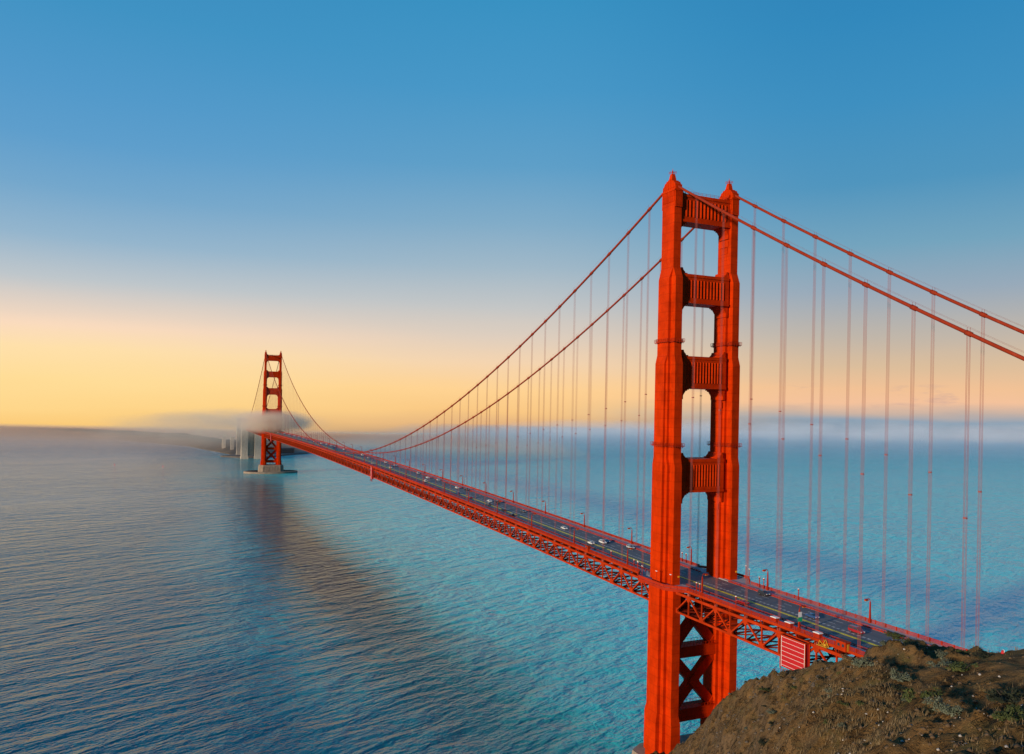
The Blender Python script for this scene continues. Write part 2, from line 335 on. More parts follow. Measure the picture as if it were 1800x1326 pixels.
# ------------------------------------------------------------------ headland (foreground terrain)
TC = [[-131.7,-198.2,120.0],[-129.0,-198.4,119.9],[-129.5,-201.0,120.3],[-131.3,-205.4,121.2],[-131.6,-208.5,121.9],[-131.7,-210.2,122.3],[-134.4,-198.1,119.0],[-137.9,-198.7,117.8],
[-142.0,-200.2,116.8],[-146.7,-202.5,116.5],[-150.6,-204.3,116.3],[-152.7,-205.1,116.1],[-137.9,-203.3,120.0],[-140.0,-207.1,121.0],[-145.0,-207.3,119.7],[-141.5,-210.1,121.8],
[-141.1,-212.3,122.5],[-141.0,-216.1,123.7],[-149.2,-218.1,123.8],[-149.4,-221.4,125.0],[-149.8,-214.0,121.7],[-151.1,-210.9,119.6],[-155.0,-220.3,123.6],[-156.7,-224.9,125.5],
[-155.9,-216.1,121.2],[-158.8,-227.3,126.4],[-150.2,-224.1,125.8],[-132.5,-214.7,123.8],[-118.7,-187.3,103.0],[-115.1,-190.2,104.0],[-116.0,-195.9,108.0],[-115.6,-200.1,110.0],
[-115.1,-204.9,112.0],[-123.9,-185.9,96.0],[-129.9,-185.4,88.0],[-134.8,-184.8,82.0],[-141.1,-186.1,72.0],[-95.5,-168.2,84.0],[-89.5,-176.1,86.0],[-84.3,-184.2,90.0],
[-101.6,-161.4,78.0],[-108.0,-155.2,66.0],[-116.5,-148.1,50.0],[-64.7,-142.7,76.0],[-56.8,-153.1,74.0],[-49.8,-163.9,78.0],[-72.8,-133.7,72.0],[-77.8,-121.8,58.0],
[-130.0,-169.3,60.0],[-134.5,-166.0,45.0],[-88.5,-100.5,20.0],[-139.8,-162.5,20.0],[-119.5,-116.5,-6.0],[-66.6,-55.0,-6.0],[-158.5,-175.2,20.0],[-141.8,-138.8,-8.0],
[-172.7,-159.9,-8.0],[-177.8,-199.9,60.0],[-167.7,-204.1,80.0],[-158.7,-204.0,100.0],[-23.8,-20.2,18.9],[-23.1,-25.7,23.6],[-22.8,-37.4,33.5],[-24.4,-46.4,42.4],
[-28.9,-58.3,52.5],[-27.4,-68.9,58.7],[-28.0,-75.3,62.3],[-27.2,-78.8,64.3],[-27.7,-86.8,66.8],[-37.3,-102.7,76.5],[-40.1,-110.1,79.4],[-44.5,-118.6,82.1],
[-31.5,-30.6,22.6],[-41.5,-60.8,39.6],[-48.3,-81.1,55.2],[-53.0,-97.0,63.4],[-57.9,-113.2,72.8],[-49.6,-73.5,43.6],[-64.0,-107.3,61.0],[-24.0,-20.0,14.0],
[-30.0,-5.0,3.0],[-40.0,0.0,-6.0],[-13.0,-14.0,5.0],[-13.0,10.0,-4.0],[13.0,-14.0,4.0],[14.0,-45.0,12.0],[-8.0,-50.0,34.0],[-10.0,-75.0,50.0],
[-12.0,-100.0,58.0],[-8.0,-130.0,62.0],[20.0,-75.0,22.0],[20.0,-110.0,38.0],[45.0,-60.0,-6.0],[55.0,-110.0,5.0],[70.0,-150.0,15.0],[0.0,-170.0,66.0],
[30.0,-190.0,50.0],[90.0,-190.0,-6.0],[60.0,30.0,-8.0],[0.0,40.0,-8.0],[-70.0,20.0,-8.0],[-100.0,-20.0,-8.0],[-75.0,-55.0,-5.0],[-60.0,-35.0,-6.0],
[60.0,-240.0,50.0],[0.0,-240.0,70.0],[-60.0,-170.0,76.0],[-60.0,-230.0,84.0],[-100.0,-250.0,100.0],[-194.3,-238.2,133.0],[-190.6,-239.0,134.0],[-187.5,-240.0,134.3],
[-185.5,-241.5,134.6],[-184.2,-243.1,135.0],[-183.2,-245.4,136.0],[-197.3,-226.6,118.0],[-189.0,-228.1,122.0],[-182.2,-230.4,125.0],[-178.7,-232.8,127.5],[-176.5,-235.0,129.0],
[-174.9,-237.3,130.0],[-173.0,-241.1,130.5],[-170.0,-216.8,112.0],[-163.5,-212.9,108.0],[-176.0,-213.3,100.0],[-186.4,-210.3,90.0],[-163.7,-219.5,121.0],[-165.0,-223.9,123.0],
[-166.2,-228.8,125.0],[-170.8,-219.9,116.0],[-172.2,-225.2,121.0],[-191.9,-247.9,138.9],[-221.9,-267.9,144.0],[-240.0,-200.0,70.0],[-260.0,-260.0,140.0],[-230.0,-150.0,10.0],
[-130.0,-270.0,118.0],[-190.0,-290.0,142.0],[-120.0,-290.0,112.0],[-280.0,-180.0,30.0],[-280.0,-120.0,-8.0],[-180.0,-120.0,-8.0],[-200.0,-160.0,10.0],
[-29.4,-12.5,10.5],[-26.5,-17,16.0],[-24.5,-15,13.0],[-33,-10,6.0],
]
TC = np.array(TC)
def _U(r): return np.where(r > 1e-9, r*r*np.log(r+1e-9), 0)
_n = len(TC); _A = np.zeros((_n+3,_n+3)); _rr = np.hypot(TC[:,None,0]-TC[None,:,0], TC[:,None,1]-TC[None,:,1])
_A[:_n,:_n] = _U(_rr)+np.eye(_n)*.6; _A[:_n,_n] = 1; _A[:_n,_n+1:] = TC[:,:2]; _A[_n,:_n] = 1; _A[_n+1:,:_n] = TC[:,:2].T
_w = np.linalg.solve(_A, np.r_[TC[:,2],0,0,0])
def terr(x, y, noise=True):
    x = np.asarray(x, float); y = np.asarray(y, float); z = np.zeros(x.shape)
    for k in range(_n):
        r2 = (x-TC[k,0])**2+(y-TC[k,1])**2; z += _w[k]*.5*r2*np.log(r2+1e-9)
    z += _w[_n]+_w[_n+1]*x+_w[_n+2]*y
    if noise:
        dc = np.hypot(x-CAM.x, y-CAM.y)
        far = np.clip((dc-95)/60, 0, 1)                     # the rough second ridge
        path = np.exp(-(((x+139)*.74-(y+212)*.67)/7)**2)*np.clip((x+150)/8,0,1)*np.clip((y+222)/8,0,1)
        q = (x+139)*.67+(y+212)*.74
        flat = np.clip(1.15-np.hypot((x+137)/11, (y+215)/10), 0, 1)   # the trodden bald top
        near = np.clip((dc-12)/25, 0, 1)
        wx = x+2.2*fbm(x,y,9,2,31); wy = y+2.2*fbm(x,y,9,2,32)
        z += near*(1-far)*(1-.85*flat)*(fbm(wx,wy,11,2,3)*1.0+fbm(wx,wy,5.5,5,4,.6,True)*1.45-.3+fbm(x,y,1.3,3,5,.6)*.42)
        sx_ = (x*.55+y*.83); sy_ = (x*.83-y*.55)
        z += far*(-2.7+fbm(wx,wy,34,4,8,.5,True)*4.4+fbm(wx,wy,13,4,9,.55,True)*2.6+fbm(sx_*.35,sy_,4.5,4,10,.6,True)*1.5+fbm(x,y,2.6,3,11,.65)*.8)
        z += flat*fbm(x,y,2.5,3,12)*.10
    return z
def axis(parts):
    out = []
    for a, b, s in parts: out += list(np.arange(a, b, s))
    return np.array(out)
gx = axis([(-320,-195,4),(-195,-170,.8),(-170,-108,.28),(-108,-70,.9),(-70,-8,.7),(-8,60,2),(60,160,6)])
gy = axis([(-330,-262,4),(-262,-236,.8),(-236,-186,.28),(-186,-130,1.1),(-130,-8,.8),(-8,60,2.5)])
GX, GY = np.meshgrid(gx, gy); GZ = terr(GX, GY)
def mk_ground():
    t = NT('headland_soil'); g = t.tc.outputs['Object']
    geo = t.n('ShaderNodeNewGeometry'); sep = t.n('ShaderNodeSeparateXYZ'); t.k(geo.outputs['Normal'], sep.inputs[0])
    a = t.noise(.11, 5, .6, g); b = t.noise(.8, 6, .7, g); c = t.noise(5.0, 5, .7, g); d = t.noise(.35, 5, .65, g, (1,1,2.5), .5)
    col = t.mix(t.rng(b,.3,.7), (.086,.052,.026), (.270,.165,.080))
    col = t.mix(t.rng(a,.42,.62), col, t.mix(t.rng(c,.3,.7), (.085,.052,.022), (.190,.120,.056)))          # ochre earth
    col = t.mix(t.rng(d,.54,.66,0,.75), col, t.mix(c, (.045,.048,.020), (.125,.115,.055)))                  # thin dry grass and lichen
    col = t.mix(t.rng(c,.60,.72,0,.55), col, (.26,.20,.125))                                                 # gravel flecks
    col = t.mix(1.0, col, (1.06,.98,.74), 'MULTIPLY')
    rock = t.rng(sep.outputs[2], .40, .72, 1, 0)
    col = t.mix(t.math('MULTIPLY', rock, .5), col, t.mix(b, (.06,.046,.034), (.15,.115,.080)))
    h = t.math('ADD', t.math('MULTIPLY', b, .8), t.math('MULTIPLY', c, .3))
    fine = t.noise(14.0, 4, .7, g); h = t.math('ADD', h, t.math('MULTIPLY', fine, .18)); crack = t.noise(.55, 6, .7, g, (1,1,.6), .35)
    col = t.mix(t.rng(crack,.56,.66,0,.7), col, (.016,.012,.008)); col = t.mix(t.rng(fine,.60,.74,0,.5), col, (.30,.23,.14)); h = t.math('SUBTRACT', h, t.math('MULTIPLY', t.rng(crack,.52,.66), .9))
    t.bsdf(col, .95, 0, h, 1.0, .45, .1); return t.mat
def mk_path():
    pass
tm = MB(); ny, nx = GX.shape
tm.v = list(zip(GX.ravel().tolist(), GY.ravel().tolist(), GZ.ravel().tolist()))
idx = np.arange(ny*nx).reshape(ny, nx)
keep = (np.maximum.reduce([GZ[:-1,:-1],GZ[1:,:-1],GZ[1:,1:],GZ[:-1,1:]]) > -3)
quads = np.stack([idx[:-1,:-1],idx[:-1,1:],idx[1:,1:],idx[1:,:-1]], -1)[keep]
tm.f = quads.tolist(); tm.m = [0]*len(tm.f)
tag(tm.build('headland_terrain', mk_ground(), smooth=True), kind='structure')

# ------------------------------------------------------------------ far shore
SX = [-1800,-800,-453,-280,-121,-60,-25,31,97,171,215,260,400,600,773,810,900,1500]
SY = [3600,3000,2696,2420,2130,1880,1735,1700,1760,1854,2050,2330,2260,2110,2010,2090,2700,3600]
lx = np.linspace(-900,850,170); ly = np.linspace(0,1,60)**1.6
LX, LT = np.meshgrid(lx, ly); base = np.interp(LX, SX, SY)+fbm(LX,LX*.3,120,3,41)*18
LY = base+LT*430; hgt = np.where(LX < 190, 16.0, 2.0)*np.clip((LX+900)/800,.08,1)
LZ = -1.5+3.0*np.clip((LY-base)/14,0,1)+hgt*np.clip((LY-base-10)/260,0,1)**.8*(1+.35*fbm(LX,LY,170,4,42))+fbm(LX,LY,40,3,43)*np.clip((LY-base)/60,0,1)*1.6
sm = MB(); sm.v = list(zip(LX.ravel().tolist(), LY.ravel().tolist(), LZ.ravel().tolist()))
i2 = np.arange(LX.size).reshape(LX.shape); sm.f = np.stack([i2[:-1,:-1],i2[:-1,1:],i2[1:,1:],i2[1:,:-1]],-1).reshape(-1,4).tolist(); sm.m = [0]*len(sm.f)
def mk_shore():
    t = NT('far_shore_scrub'); n = t.noise(.012, 6, .65); m = t.noise(.06, 4, .6)
    t.bsdf(t.mix(t.rng(m,.35,.7), t.mix(n, (.045,.038,.028), (.11,.085,.055)), (.16,.12,.08)), .95); return t.mat
tag(sm.build('far_shore_hills', mk_shore(), smooth=True), kind='structure')
sf = MB(); rr = random.Random(3)
for off, wd, pr in ((6,16,.95),(34,12,.6),(66,9,.45),(105,7,.3)):
    x = -760.0
    while x < -30:
        seg = rr.uniform(12,60)
        if rr.random() < pr:
            ps = [x+seg*k/6 for k in range(7)]; top = []; bot = []
            for k, px in enumerate(ps):
                yb = float(np.interp(px, SX, SY))-off+rr.uniform(-4,4); e = math.sin(math.pi*k/6)*wd*rr.uniform(.5,1.1)
                top.append((px, yb+e*.5, .12)); bot.append((px, yb-e*.5-.3, .12))
            sf.add(bot+top, [(k,k+1,8+k,7+k) for k in range(6)])
        x += seg
tag(sf.build('surf_foam', plain('surf_foam', (.72,.66,.60), .9, var=.1, scale=.1)), 'broken white lines of surf along the far left beach', 'surf', kind='stuff')

# ------------------------------------------------------------------ fog
def mk_fog(name, dens, g=.75, col=(1,1,1)):
    t = NT(name); p = t.n('ShaderNodeVolumePrincipled'); p.inputs['Density'].default_value = dens
    p.inputs['Anisotropy'].default_value = g; p.inputs['Color'].default_value = (*col,1)
    t.k(p.outputs[0], t.out.inputs['Volume']); return t.mat
def fog_box(name, lat0, lat1, d0, d1, z0, z1, dens, g=.75, col=(1,1,1)):
    b = MB(); cs = []
    for la, d in ((lat0,d0),(lat1,d0),(lat1,d1),(lat0,d1)):
        cs.append((CAM.x+_r0.x*la+math.sin(YAW)*d, CAM.y+_r0.y*la+math.cos(YAW)*d))
    vs = [(x,y,z0) for x,y in cs]+[(x,y,z1) for x,y in cs]
    b.add(vs, [(0,3,2,1),(4,5,6,7),(0,1,5,4),(1,2,6,5),(2,3,7,6),(3,0,4,7)])
    o = b.build(name, mk_fog(name, dens, g, col)); tag(o, 'low fog bank lying on the sea along the horizon', 'fog', 'fog banks', 'stuff'); return o
def fog_puff(c, s, dens, rot=0, g=.8, col=(1,1,1)):
    b = MB(); n, m = 28, 14
    b.rings([[(c[0]+s[0]*math.sin(math.pi*(j+.02)/(m+.04))*math.cos(2*math.pi*k/n), c[1]+s[1]*math.sin(math.pi*(j+.02)/(m+.04))*math.sin(2*math.pi*k/n), c[2]-s[2]*math.cos(math.pi*(j+.02)/(m+.04))) for k in range(n)] for j in range(m+1)])
    o = b.build('fog_patch', mk_fog('fog_patch', dens, g, col)); tag(o, 'soft golden fog drifting round the legs of the distant tower', 'fog', 'fog patches round the distant tower', 'stuff'); return o
GOLD = (1.0,.90,.66); WARM = (1.0,.93,.84); PALE = (.95,.98,1.0)
FG = .99
# warm dusk light is tinted into the left banks' colour; scattering varies per slab
for lat, d0, z0, z1, dens, g in ((200,1880,-2.2,22,.0006,0),(160,2000,-2.6,20,.0008,0),(120,2150,-3,18,.0012,.1),(0,2300,-3.4,15,.0026,.9),(-140,2450,-3.8,12,.006,.97),(-260,2650,-4.2,10,.014,.97)): fog_box('fog_bank', -3500-lat, lat, d0, 3100+lat*.1, z0, z1, dens, g, (1,.80,.64))
for lat, d0, z1, dens in ((-480,1900,40,.0004),(-330,2200,38,.0006),(-160,2500,36,.0010),(40,2750,32,.0022),(200,2950,26,.005)): fog_box('fog_bank', lat, 4600-lat*.1, d0, 3800+lat*.1, -3.5-lat*.003, z1, dens, .4, PALE)
def wisp(c, s, dens, scale, lo, hi, power=1.2, col=(1,.88,.72), lab='soft golden fog drifting round the legs of the distant tower', grp='fog patches round the distant tower'):  # default tint puts golden dusk light into the fog colour
    # a drifting, ragged patch: density falls off from the middle and is torn by noise
    t = NT('fog_wisp'); v = t.tc.outputs['Object']
    m = t.n('ShaderNodeMapping'); m.vector_type = 'TEXTURE'; m.inputs['Location'].default_value = c; m.inputs['Scale'].default_value = s; t.k(v, m.inputs[0])
    ln = t.n('ShaderNodeVectorMath', operation='LENGTH'); t.k(m.outputs[0], ln.inputs[0])
    fall = t.math('POWER', t.math('MAXIMUM', t.math('SUBTRACT', 1.0, ln.outputs['Value']), 0.0), power)
    n = t.noise(scale, 4, .6, v, (1,1,2.6), .3)
    d = t.math('MULTIPLY', t.math('MULTIPLY', fall, t.rng(n, lo, hi)), dens)
    p = t.n('ShaderNodeVolumePrincipled'); t.k(d, p.inputs['Density']); p.inputs['Color'].default_value = (*col,1); p.inputs['Anisotropy'].default_value = 0.0
    t.k(p.outputs[0], t.out.inputs['Volume'])
    try: t.mat.cycles.volume_step_rate = .35
    except Exception: pass
    b = MB(); k_, m_ = 24, 12
    b.rings([[(c[0]+s[0]*math.sin(math.pi*(j+.02)/(m_+.04))*math.cos(2*math.pi*k/k_), c[1]+s[1]*math.sin(math.pi*(j+.02)/(m_+.04))*math.sin(2*math.pi*k/k_), c[2]-s[2]*math.cos(math.pi*(j+.02)/(m_+.04))) for k in range(k_)] for j in range(m_+1)])
    o = b.build('fog_patch', t.mat); tag(o, lab, 'fog', grp, 'stuff')
wisp((0,1270,97), (85,70,24), .13, 1/38., .26, .56)
wisp((-50,1420,92), (200,190,32), .015, 1/60., .36, .62)
wisp((-140,1680,64), (240,190,44), .014, 1/80., .36, .64)
for la, d, sx_, sz_ in ((350,2950,520,52),(900,3100,620,66),(1500,3150,640,72),(2150,3200,700,70)):
    wisp((CAM.x+_r0.x*la+math.sin(YAW)*d, CAM.y+_r0.y*la+math.cos(YAW)*d, 38), (sx_,sx_*.8,sz_), .0065, 1/190., .34, .66, 1.0, PALE, 'pale fog rising off the sea behind the hanger ropes on the right', 'fog wisps on the right horizon')

# ------------------------------------------------------------------ the bridge
bridge = empty('suspension_bridge'); tag(bridge, 'long orange suspension bridge with two tall towers crossing the strait', 'bridge')
# leg plan: stepped corners (x outward from the leg centre, y along the bridge)
PL = {1: [(1.62,3.95),(1.66,3.92),(1.70,3.89)], 2: [(1.60,5.6),(2.70,2.85),(2.74,2.80)], 3: [(1.75,6.5),(2.75,3.3),(3.6,2.1)],
      4: [(1.70,7.3),(2.85,4.2),(4.0,2.6)], 5: [(1.75,8.0),(3.0,4.7),(4.3,2.8)], 6: [(2.1,8.8),(3.5,5.3),(5.2,3.3)]}
def leg_ring(p, z, grow=0.0):
    (x1,y1),(x2,y2),(x3,y3) = [(a+grow,b+grow) for a,b in p]
    q = [(x1,y1),(x1,y2),(x2,y2),(x2,y3),(x3,y3)]
    pts = [(x,-y) for x,y in q] + [(x,y) for x,y in q[::-1]] + [(-x,y) for x,y in q] + [(-x,-y) for x,y in q[::-1]]
    return [(x,y,z) for x,y in pts]
LV = [(4,6),(21,6),(24.2,5),(70.5,5),(72,4),(117.8,4),(121,3),(157.2,3),(160.6,2),(189.8,2),(194,1),(223.2,1)]
def leg_mesh(cx):
    b = MB(); b.rings([[(cx+x,y,z) for x,y,z in leg_ring(PL[s], h)] for h, s in LV])
    # fluting under the cap, cornice
    for k in range(6):
        for sy in (-1,1): b.box(cx-1.62+k*.58, cx-1.62+k*.58+.34, min(sy*3.9,sy*4.35), max(sy*3.9,sy*4.35), 217.0, 223.1)
    for k in range(9):
        for sx in (-1,1): b.box(min(cx+sx*1.6,cx+sx*1.9), max(cx+sx*1.6,cx+sx*1.9), -3.8+k*.87, -3.8+k*.87+.55, 219.0, 223.1)
    b.box(cx-2.02, cx+2.02, -4.5, 4.5, 223.15, 223.75)
    return b
def saddle_mesh(cx):
    b = MB(); top = []
    for k in range(15):
        y = -4.3+8.6*k/14; top.append((y, 223.76+4.1*math.sqrt(max(0,1-(y/4.45)**2))**1.15))
    b.prism([(-4.3,223.75)]+top+[(4.3,223.75)], 'x', cx-1.45, cx+1.45)
    for k in range(8):
        y = -3.9+7.8*k/7; z = 223.76+4.1*math.sqrt(1-(y/4.45)**2)**1.15
        b.box(cx-1.6, cx+1.6, y-.12, y+.12, 223.76, z+.14)
    return b
def beacon_mesh(cx):
    b = MB(); b.rings([[(cx+r*math.cos(math.pi/4+math.pi/2*k), r*math.sin(math.pi/4+math.pi/2*k), z) for k in range(4)] for r, z in ((1.5,227.5),(1.35,228.6),(1.0,230.1),(1.0,230.3))])
    b.lathe(((.28,230.3),(.3,231.2),(.12,231.8),(.04,232.6)), (cx,0,0), 8)
    for z in (230.8,231.3):
        q = [(cx-1.0,-1.0,z),(cx+1.0,-1.0,z),(cx+1.0,1.0,z),(cx-1.0,1.0,z)]
        for i in range(4): b.bar(q[i], q[(i+1)%4], .07, .07)
    for x in (-1,0,1):
        for y in (-1,0,1):
            if x or y: b.bar((cx+x,y,230.3),(cx+x,y,231.35), .07, .07)
    return b
def gallery_mesh(cx, z, sec):
    b = MB(); ri = leg_ring(PL[sec], z, .02); ro = leg_ring(PL[sec], z, .85)
    for i in range(20):
        j = (i+1)%20; P = lambda p, dz: (cx+p[0], p[1], p[2]+dz)
        b.add([P(ri[i],-.15),P(ro[i],-.15),P(ro[j],-.15),P(ri[j],-.15),P(ri[i],.1),P(ro[i],.1),P(ro[j],.1),P(ri[j],.1)],
              [(0,1,2,3),(4,7,6,5),(1,5,6,2),(0,3,7,4),(0,4,5,1),(2,6,7,3)])
        for dz in (.55,1.15): b.bar(P(ro[i],dz), P(ro[j],dz), .09, .09)
        b.bar(P(ro[i],.1), P(ro[i],1.2), .1, .1)
        L = math.dist(ro[i][:2], ro[j][:2])
        for k in range(1, int(L/1.3)+1):
            u = k/(int(L/1.3)+1); m = tuple(ro[i][q]*(1-u)+ro[j][q]*u for q in range(3)); b.bar(P(m,.1), P(m,1.2), .08, .08); b.bar(P(m,-.55), P(m,-.1), .12, .12)
    return b
STRUTS = [(211.8,222.6,11.95,2.9,1),(180.6,191.8,10.95,3.6,2),(147.8,160.2,10.05,3.9,3),(107.8,120.6,9.65,4.3,4)]
def strut_mesh(z0, z1, xi, t, sec):
    b = MB(); H = z1-z0
    b.box(-xi-.4, xi+.4, -t, t, z0+.02, z1-.02)
    for s in (-1,1):
        F = lambda a, c: (min(s*a,s*c), max(s*a,s*c))
        y0, y1 = F(t-.05, t+.55); b.box(-xi-.3, xi+.3, y0, y1, z1-1.15, z1)              # coping
        y0, y1 = F(t-.05, t+.34); b.box(-xi-.3, xi+.3, y0, y1, z1-2.2, z1-1.16)
        y0, y1 = F(t-.05, t+.40); b.box(-xi-.3, xi+.3, y0, y1, z0+.9, z0+2.1)            # fascia
        y0, y1 = F(t-.05, t+.70); b.box(-xi-.3, xi+.3, y0, y1, z0, z0+.88)
        y0, y1 = F(t-.05, t+.40); b.box(-xi-.3, -xi+1.3, y0, y1, z0+2.12, z1-2.22); b.box(xi-1.3, xi+.3, y0, y1, z0+2.12, z1-2.22)
        nr = 12; p = (2*xi-3.4)/nr
        for k in range(nr):                                                                # vertical flutes
            x = -xi+1.7+k*p
            b.prism([(x+.02*p,s*(t-.03)),(x+.66*p,s*(t+.62)),(x+.94*p,s*(t-.03))] if s > 0 else [(x+.02*p,-(t-.03)),(x+.94*p,-(t-.03)),(x+.66*p,-(t+.62))], 'z', z0+2.12, z1-2.22)
    return b
def bracket_mesh(z0, z1, xi, t, sec, sx):
    b = MB(); tt = t-.15
    q = [(-.4,0),(3.2,0),(3.2,-.5),(2.4,-.5),(2.4,-.95),(1.75,-.95),(.62,-2.5),(.5,-2.9),(.5,-4.2),(-.4,-4.2)]
    poly = [(sx*(xi-u), z0+w) for u, w in q]
    b.prism(poly, 'y', -tt, tt)
    c = MB(); q = [(-.4,0),(2.6,0),(2.6,.45),(1.5,.45),(1.5,.8),(.7,1.5),(.4,2.4),(-.4,2.4)]
    c.prism([(sx*(xi-u), z1+w) for u, w in q], 'y', -tt, tt)
    out = [('bracket', b), ('corner_step', c)]
    for k in range(3):                                                                      # stepped relief on the inner face of the leg
        h = 4.9+2.6*k; w = 2.5-.55*k; d = MB()
        d.box(min(sx*(xi-.28+.09*k),sx*(xi+.4)), max(sx*(xi-.28+.09*k),sx*(xi+.4)), -w, w, z0-h-2.4, z0-h-.12); out.append(('relief_plate', d))
    return out
def tower(y0, label):
    T = empty('tower', (0,y0,0), 0, bridge); tag(T, label)
    for sx in (-1,1):
        leg_mesh(sx*13.7).build('leg', M['tower'], T)
        saddle_mesh(sx*13.7).build('cable_saddle', M['tower'], T)
        beacon_mesh(sx*13.7).build('beacon', M['tower'], T)
        gallery_mesh(sx*13.7, 165.4, 2).build('gallery', M['deepred'], T); gallery_mesh(sx*13.7, 125.6, 3).build('gallery', M['deepred'], T)
    for a in STRUTS:
        strut_mesh(*a).build('portal_strut', M['tower'], T)
        for sx in (-1,1):
            for nm, q in bracket_mesh(*a, sx): q.build(nm, M['tower'], T)
    rl = MB()
    for z0, z1, xi, t, s in STRUTS[:1]:
        for sy in (-1,1):
            for dz in (.6,1.1): rl.bar((-xi,sy*(t+.3),z1+dz),(xi,sy*(t+.3),z1+dz), .07, .07)
            for k in range(13): rl.bar((-xi+2*xi*k/12,sy*(t+.3),z1),(-xi+2*xi*k/12,sy*(t+.3),z1+1.15), .07, .07)
    rl.build('strut_railing', M['deepred'], T)
    # bracing under the roadway
    for z0, z1 in ((43.6,47.6),(19.0,23.6)):
        b = MB(); b.box(-10.1, 10.1, -2.6, 2.6, z0, z1); b.box(-10.0, 10.0, -2.9, 2.9, z1+.0, z1+.3)
        for k in range(13):
            for s in (-1,1): b.bar((-9+18*k/12,s*2.7,z1+.3),(-9+18*k/12,s*2.7,z1+1.4), .1, .1)
        for s in (-1,1): b.bar((-9.3,s*2.7,z1+1.4),(9.3,s*2.7,z1+1.4), .1, .1)
        b.build('cross_strut', M['tower'], T)
    for z0, z1 in ((47.2,69.0),(23.2,44.0)):
        b = MB()
        for s in (-1,1):
            b.bar((-9.9*s,0,z0),(9.9*s,0,z1), 3.6+.02*s, 2.7, (0,1,0))
        b.prism([(-2.6,(z0+z1)/2),(0,(z0+z1)/2-2.9),(2.6,(z0+z1)/2),(0,(z0+z1)/2+2.9)], 'y', -1.9, 1.9)
        for sx in (-1,1):
            for zz, dz in ((z0,1),(z1,-1)): b.prism([(sx*10,zz),(sx*6.2,zz),(sx*10,zz+dz*4.2)], 'y', -1.75, 1.75)
        b.build('cross_brace', M['tower'], T)
    return T
near_tower = tower(0, 'near bridge tower with stepped legs and four fluted portal struts')
far_tower = copy_tree(near_tower, bridge); far_tower.location = (0,1280,0); far_tower['label'] = 'distant bridge tower wrapped in golden fog'

# main cables with bands and hand ropes
YS = [-343+7.62*k for k in range(46)]
for sx in (-1,1):
    b = MB()
    ys = list(np.arange(-344,0,7.62))+list(np.arange(0,1280,7.62))+list(np.arange(1280,1625,7.62))
    b.tube([(sx*13.7,y,zcable(y)) for y in ys], .47, 10)
    for y in np.arange(-22*15.24, 1624, 15.24):
        if abs(y) < 5 or abs(y-1280) < 5: continue
        b.tube([(sx*13.7,y-.75,zcable(y-.75)),(sx*13.7,y+.75,zcable(y+.75))], .64, 10)
        if y < 420:
            for d in (-.55,.55): b.bar((sx*13.7+d,y,zcable(y)),(sx*13.7+d,y,zcable(y)+1.55), .05, .05)
    yr = [y for y in ys if -344 < y < 420 and abs(y) > 4.6]
    for d in (-.55,.55):
        for seg in ([y for y in yr if y < 0],[y for y in yr if y > 0]): b.tube([(sx*13.7+d,y,zcable(y)+1.5) for y in seg], .018, 4)
    b.build('main_cable', M['cable'], bridge, smooth=True)

# suspenders: the hundred nearest as parts, the far ones as one mass
def suspender(b, sx, y):
    z0 = zb(y)+7.4; z1 = zcable(y)-.4
    if z1-z0 < .6: return
    for dy in (-.34,.34):
        for dx in (-.19,.19): b.bar((sx*13.7+dx,y+dy,z0),(sx*13.7+dx,y+dy,z1), .056, .056)
    b.box(sx*13.7-.35, sx*13.7+.35, y-.5, y+.5, z0-.05, z0+1.3)
    if z1-z0 > 60: b.box(sx*13.7-.28, sx*13.7+.28, y-.42, y+.42, (z0+z1)/2-.18, (z0+z1)/2+.18)
ns = 0; rest = MB()
for k in list(range(1,11)):
    for sx in (-1,1): b = MB(); suspender(b, sx, -15.24*k); b.build('suspender', M['rope'], bridge); ns += 1
for k in range(1,84):
    for sx in (-1,1):
        if ns < 100: b = MB(); suspender(b, sx, 15.24*k); b.build('suspender', M['rope'], bridge); ns += 1
        else: suspender(rest, sx, 15.24*k)
for k in range(11,22):
    for sx in (-1,1): suspender(rest, sx, -15.24*k); suspender(rest, sx, 1280+15.24*(k-10))
for k in range(1,11):
    for sx in (-1,1): pass
ro = rest.build('suspender', M['rope'], bridge); ro['kind'] = 'stuff'; ro['label'] = 'thin far suspender ropes towards the distant tower'

# stiffening trusses
PY = [7.62*k for k in range(-45,214)]
YT = [y for y in PY if -343 <= y <= 1625]
for sx in (-1,1):
    b = MB(); X = sx*13.7
    for i in range(len(YT)-1):
        y0, y1 = YT[i], YT[i+1]; a0, a1 = zb(y0), zb(y1); k = round(y0/7.62)
        legs = lambda y: abs(y) < 7.5 or abs(y-1280) < 7.5
        b.bar((X,y0,a0+.35),(X,y1,a1+.35), .75, .75); b.bar((X,y0,a0+7.35),(X,y1,a1+7.35), .85, .95)
        b.bar((X,y0,a0+.7),(X,y0,a0+6.9), .5, .42, (0,1,0))
        if k % 2 == 0: b.bar((X,y0,a0+7.2),(X,y1,a1+.6), .55, .5)
        else: b.bar((X,y0,a0+.6),(X,y1,a1+7.2), .55, .5)
        if k % 2 == 0: g = [(y0-1.35,a0+7.0),(y0-.5,a0+5.5),(y0+.5,a0+5.5),(y0+1.35,a0+7.0)]
        else: g = [(y0-1.35,a0+.7),(y0+1.35,a0+.7),(y0+.5,a0+2.1),(y0-.5,a0+2.1)]
        if y0 < 500: b.prism(g, 'x', X-.33, X+.33)
    b.build('stiffening_truss', M['truss'], bridge)
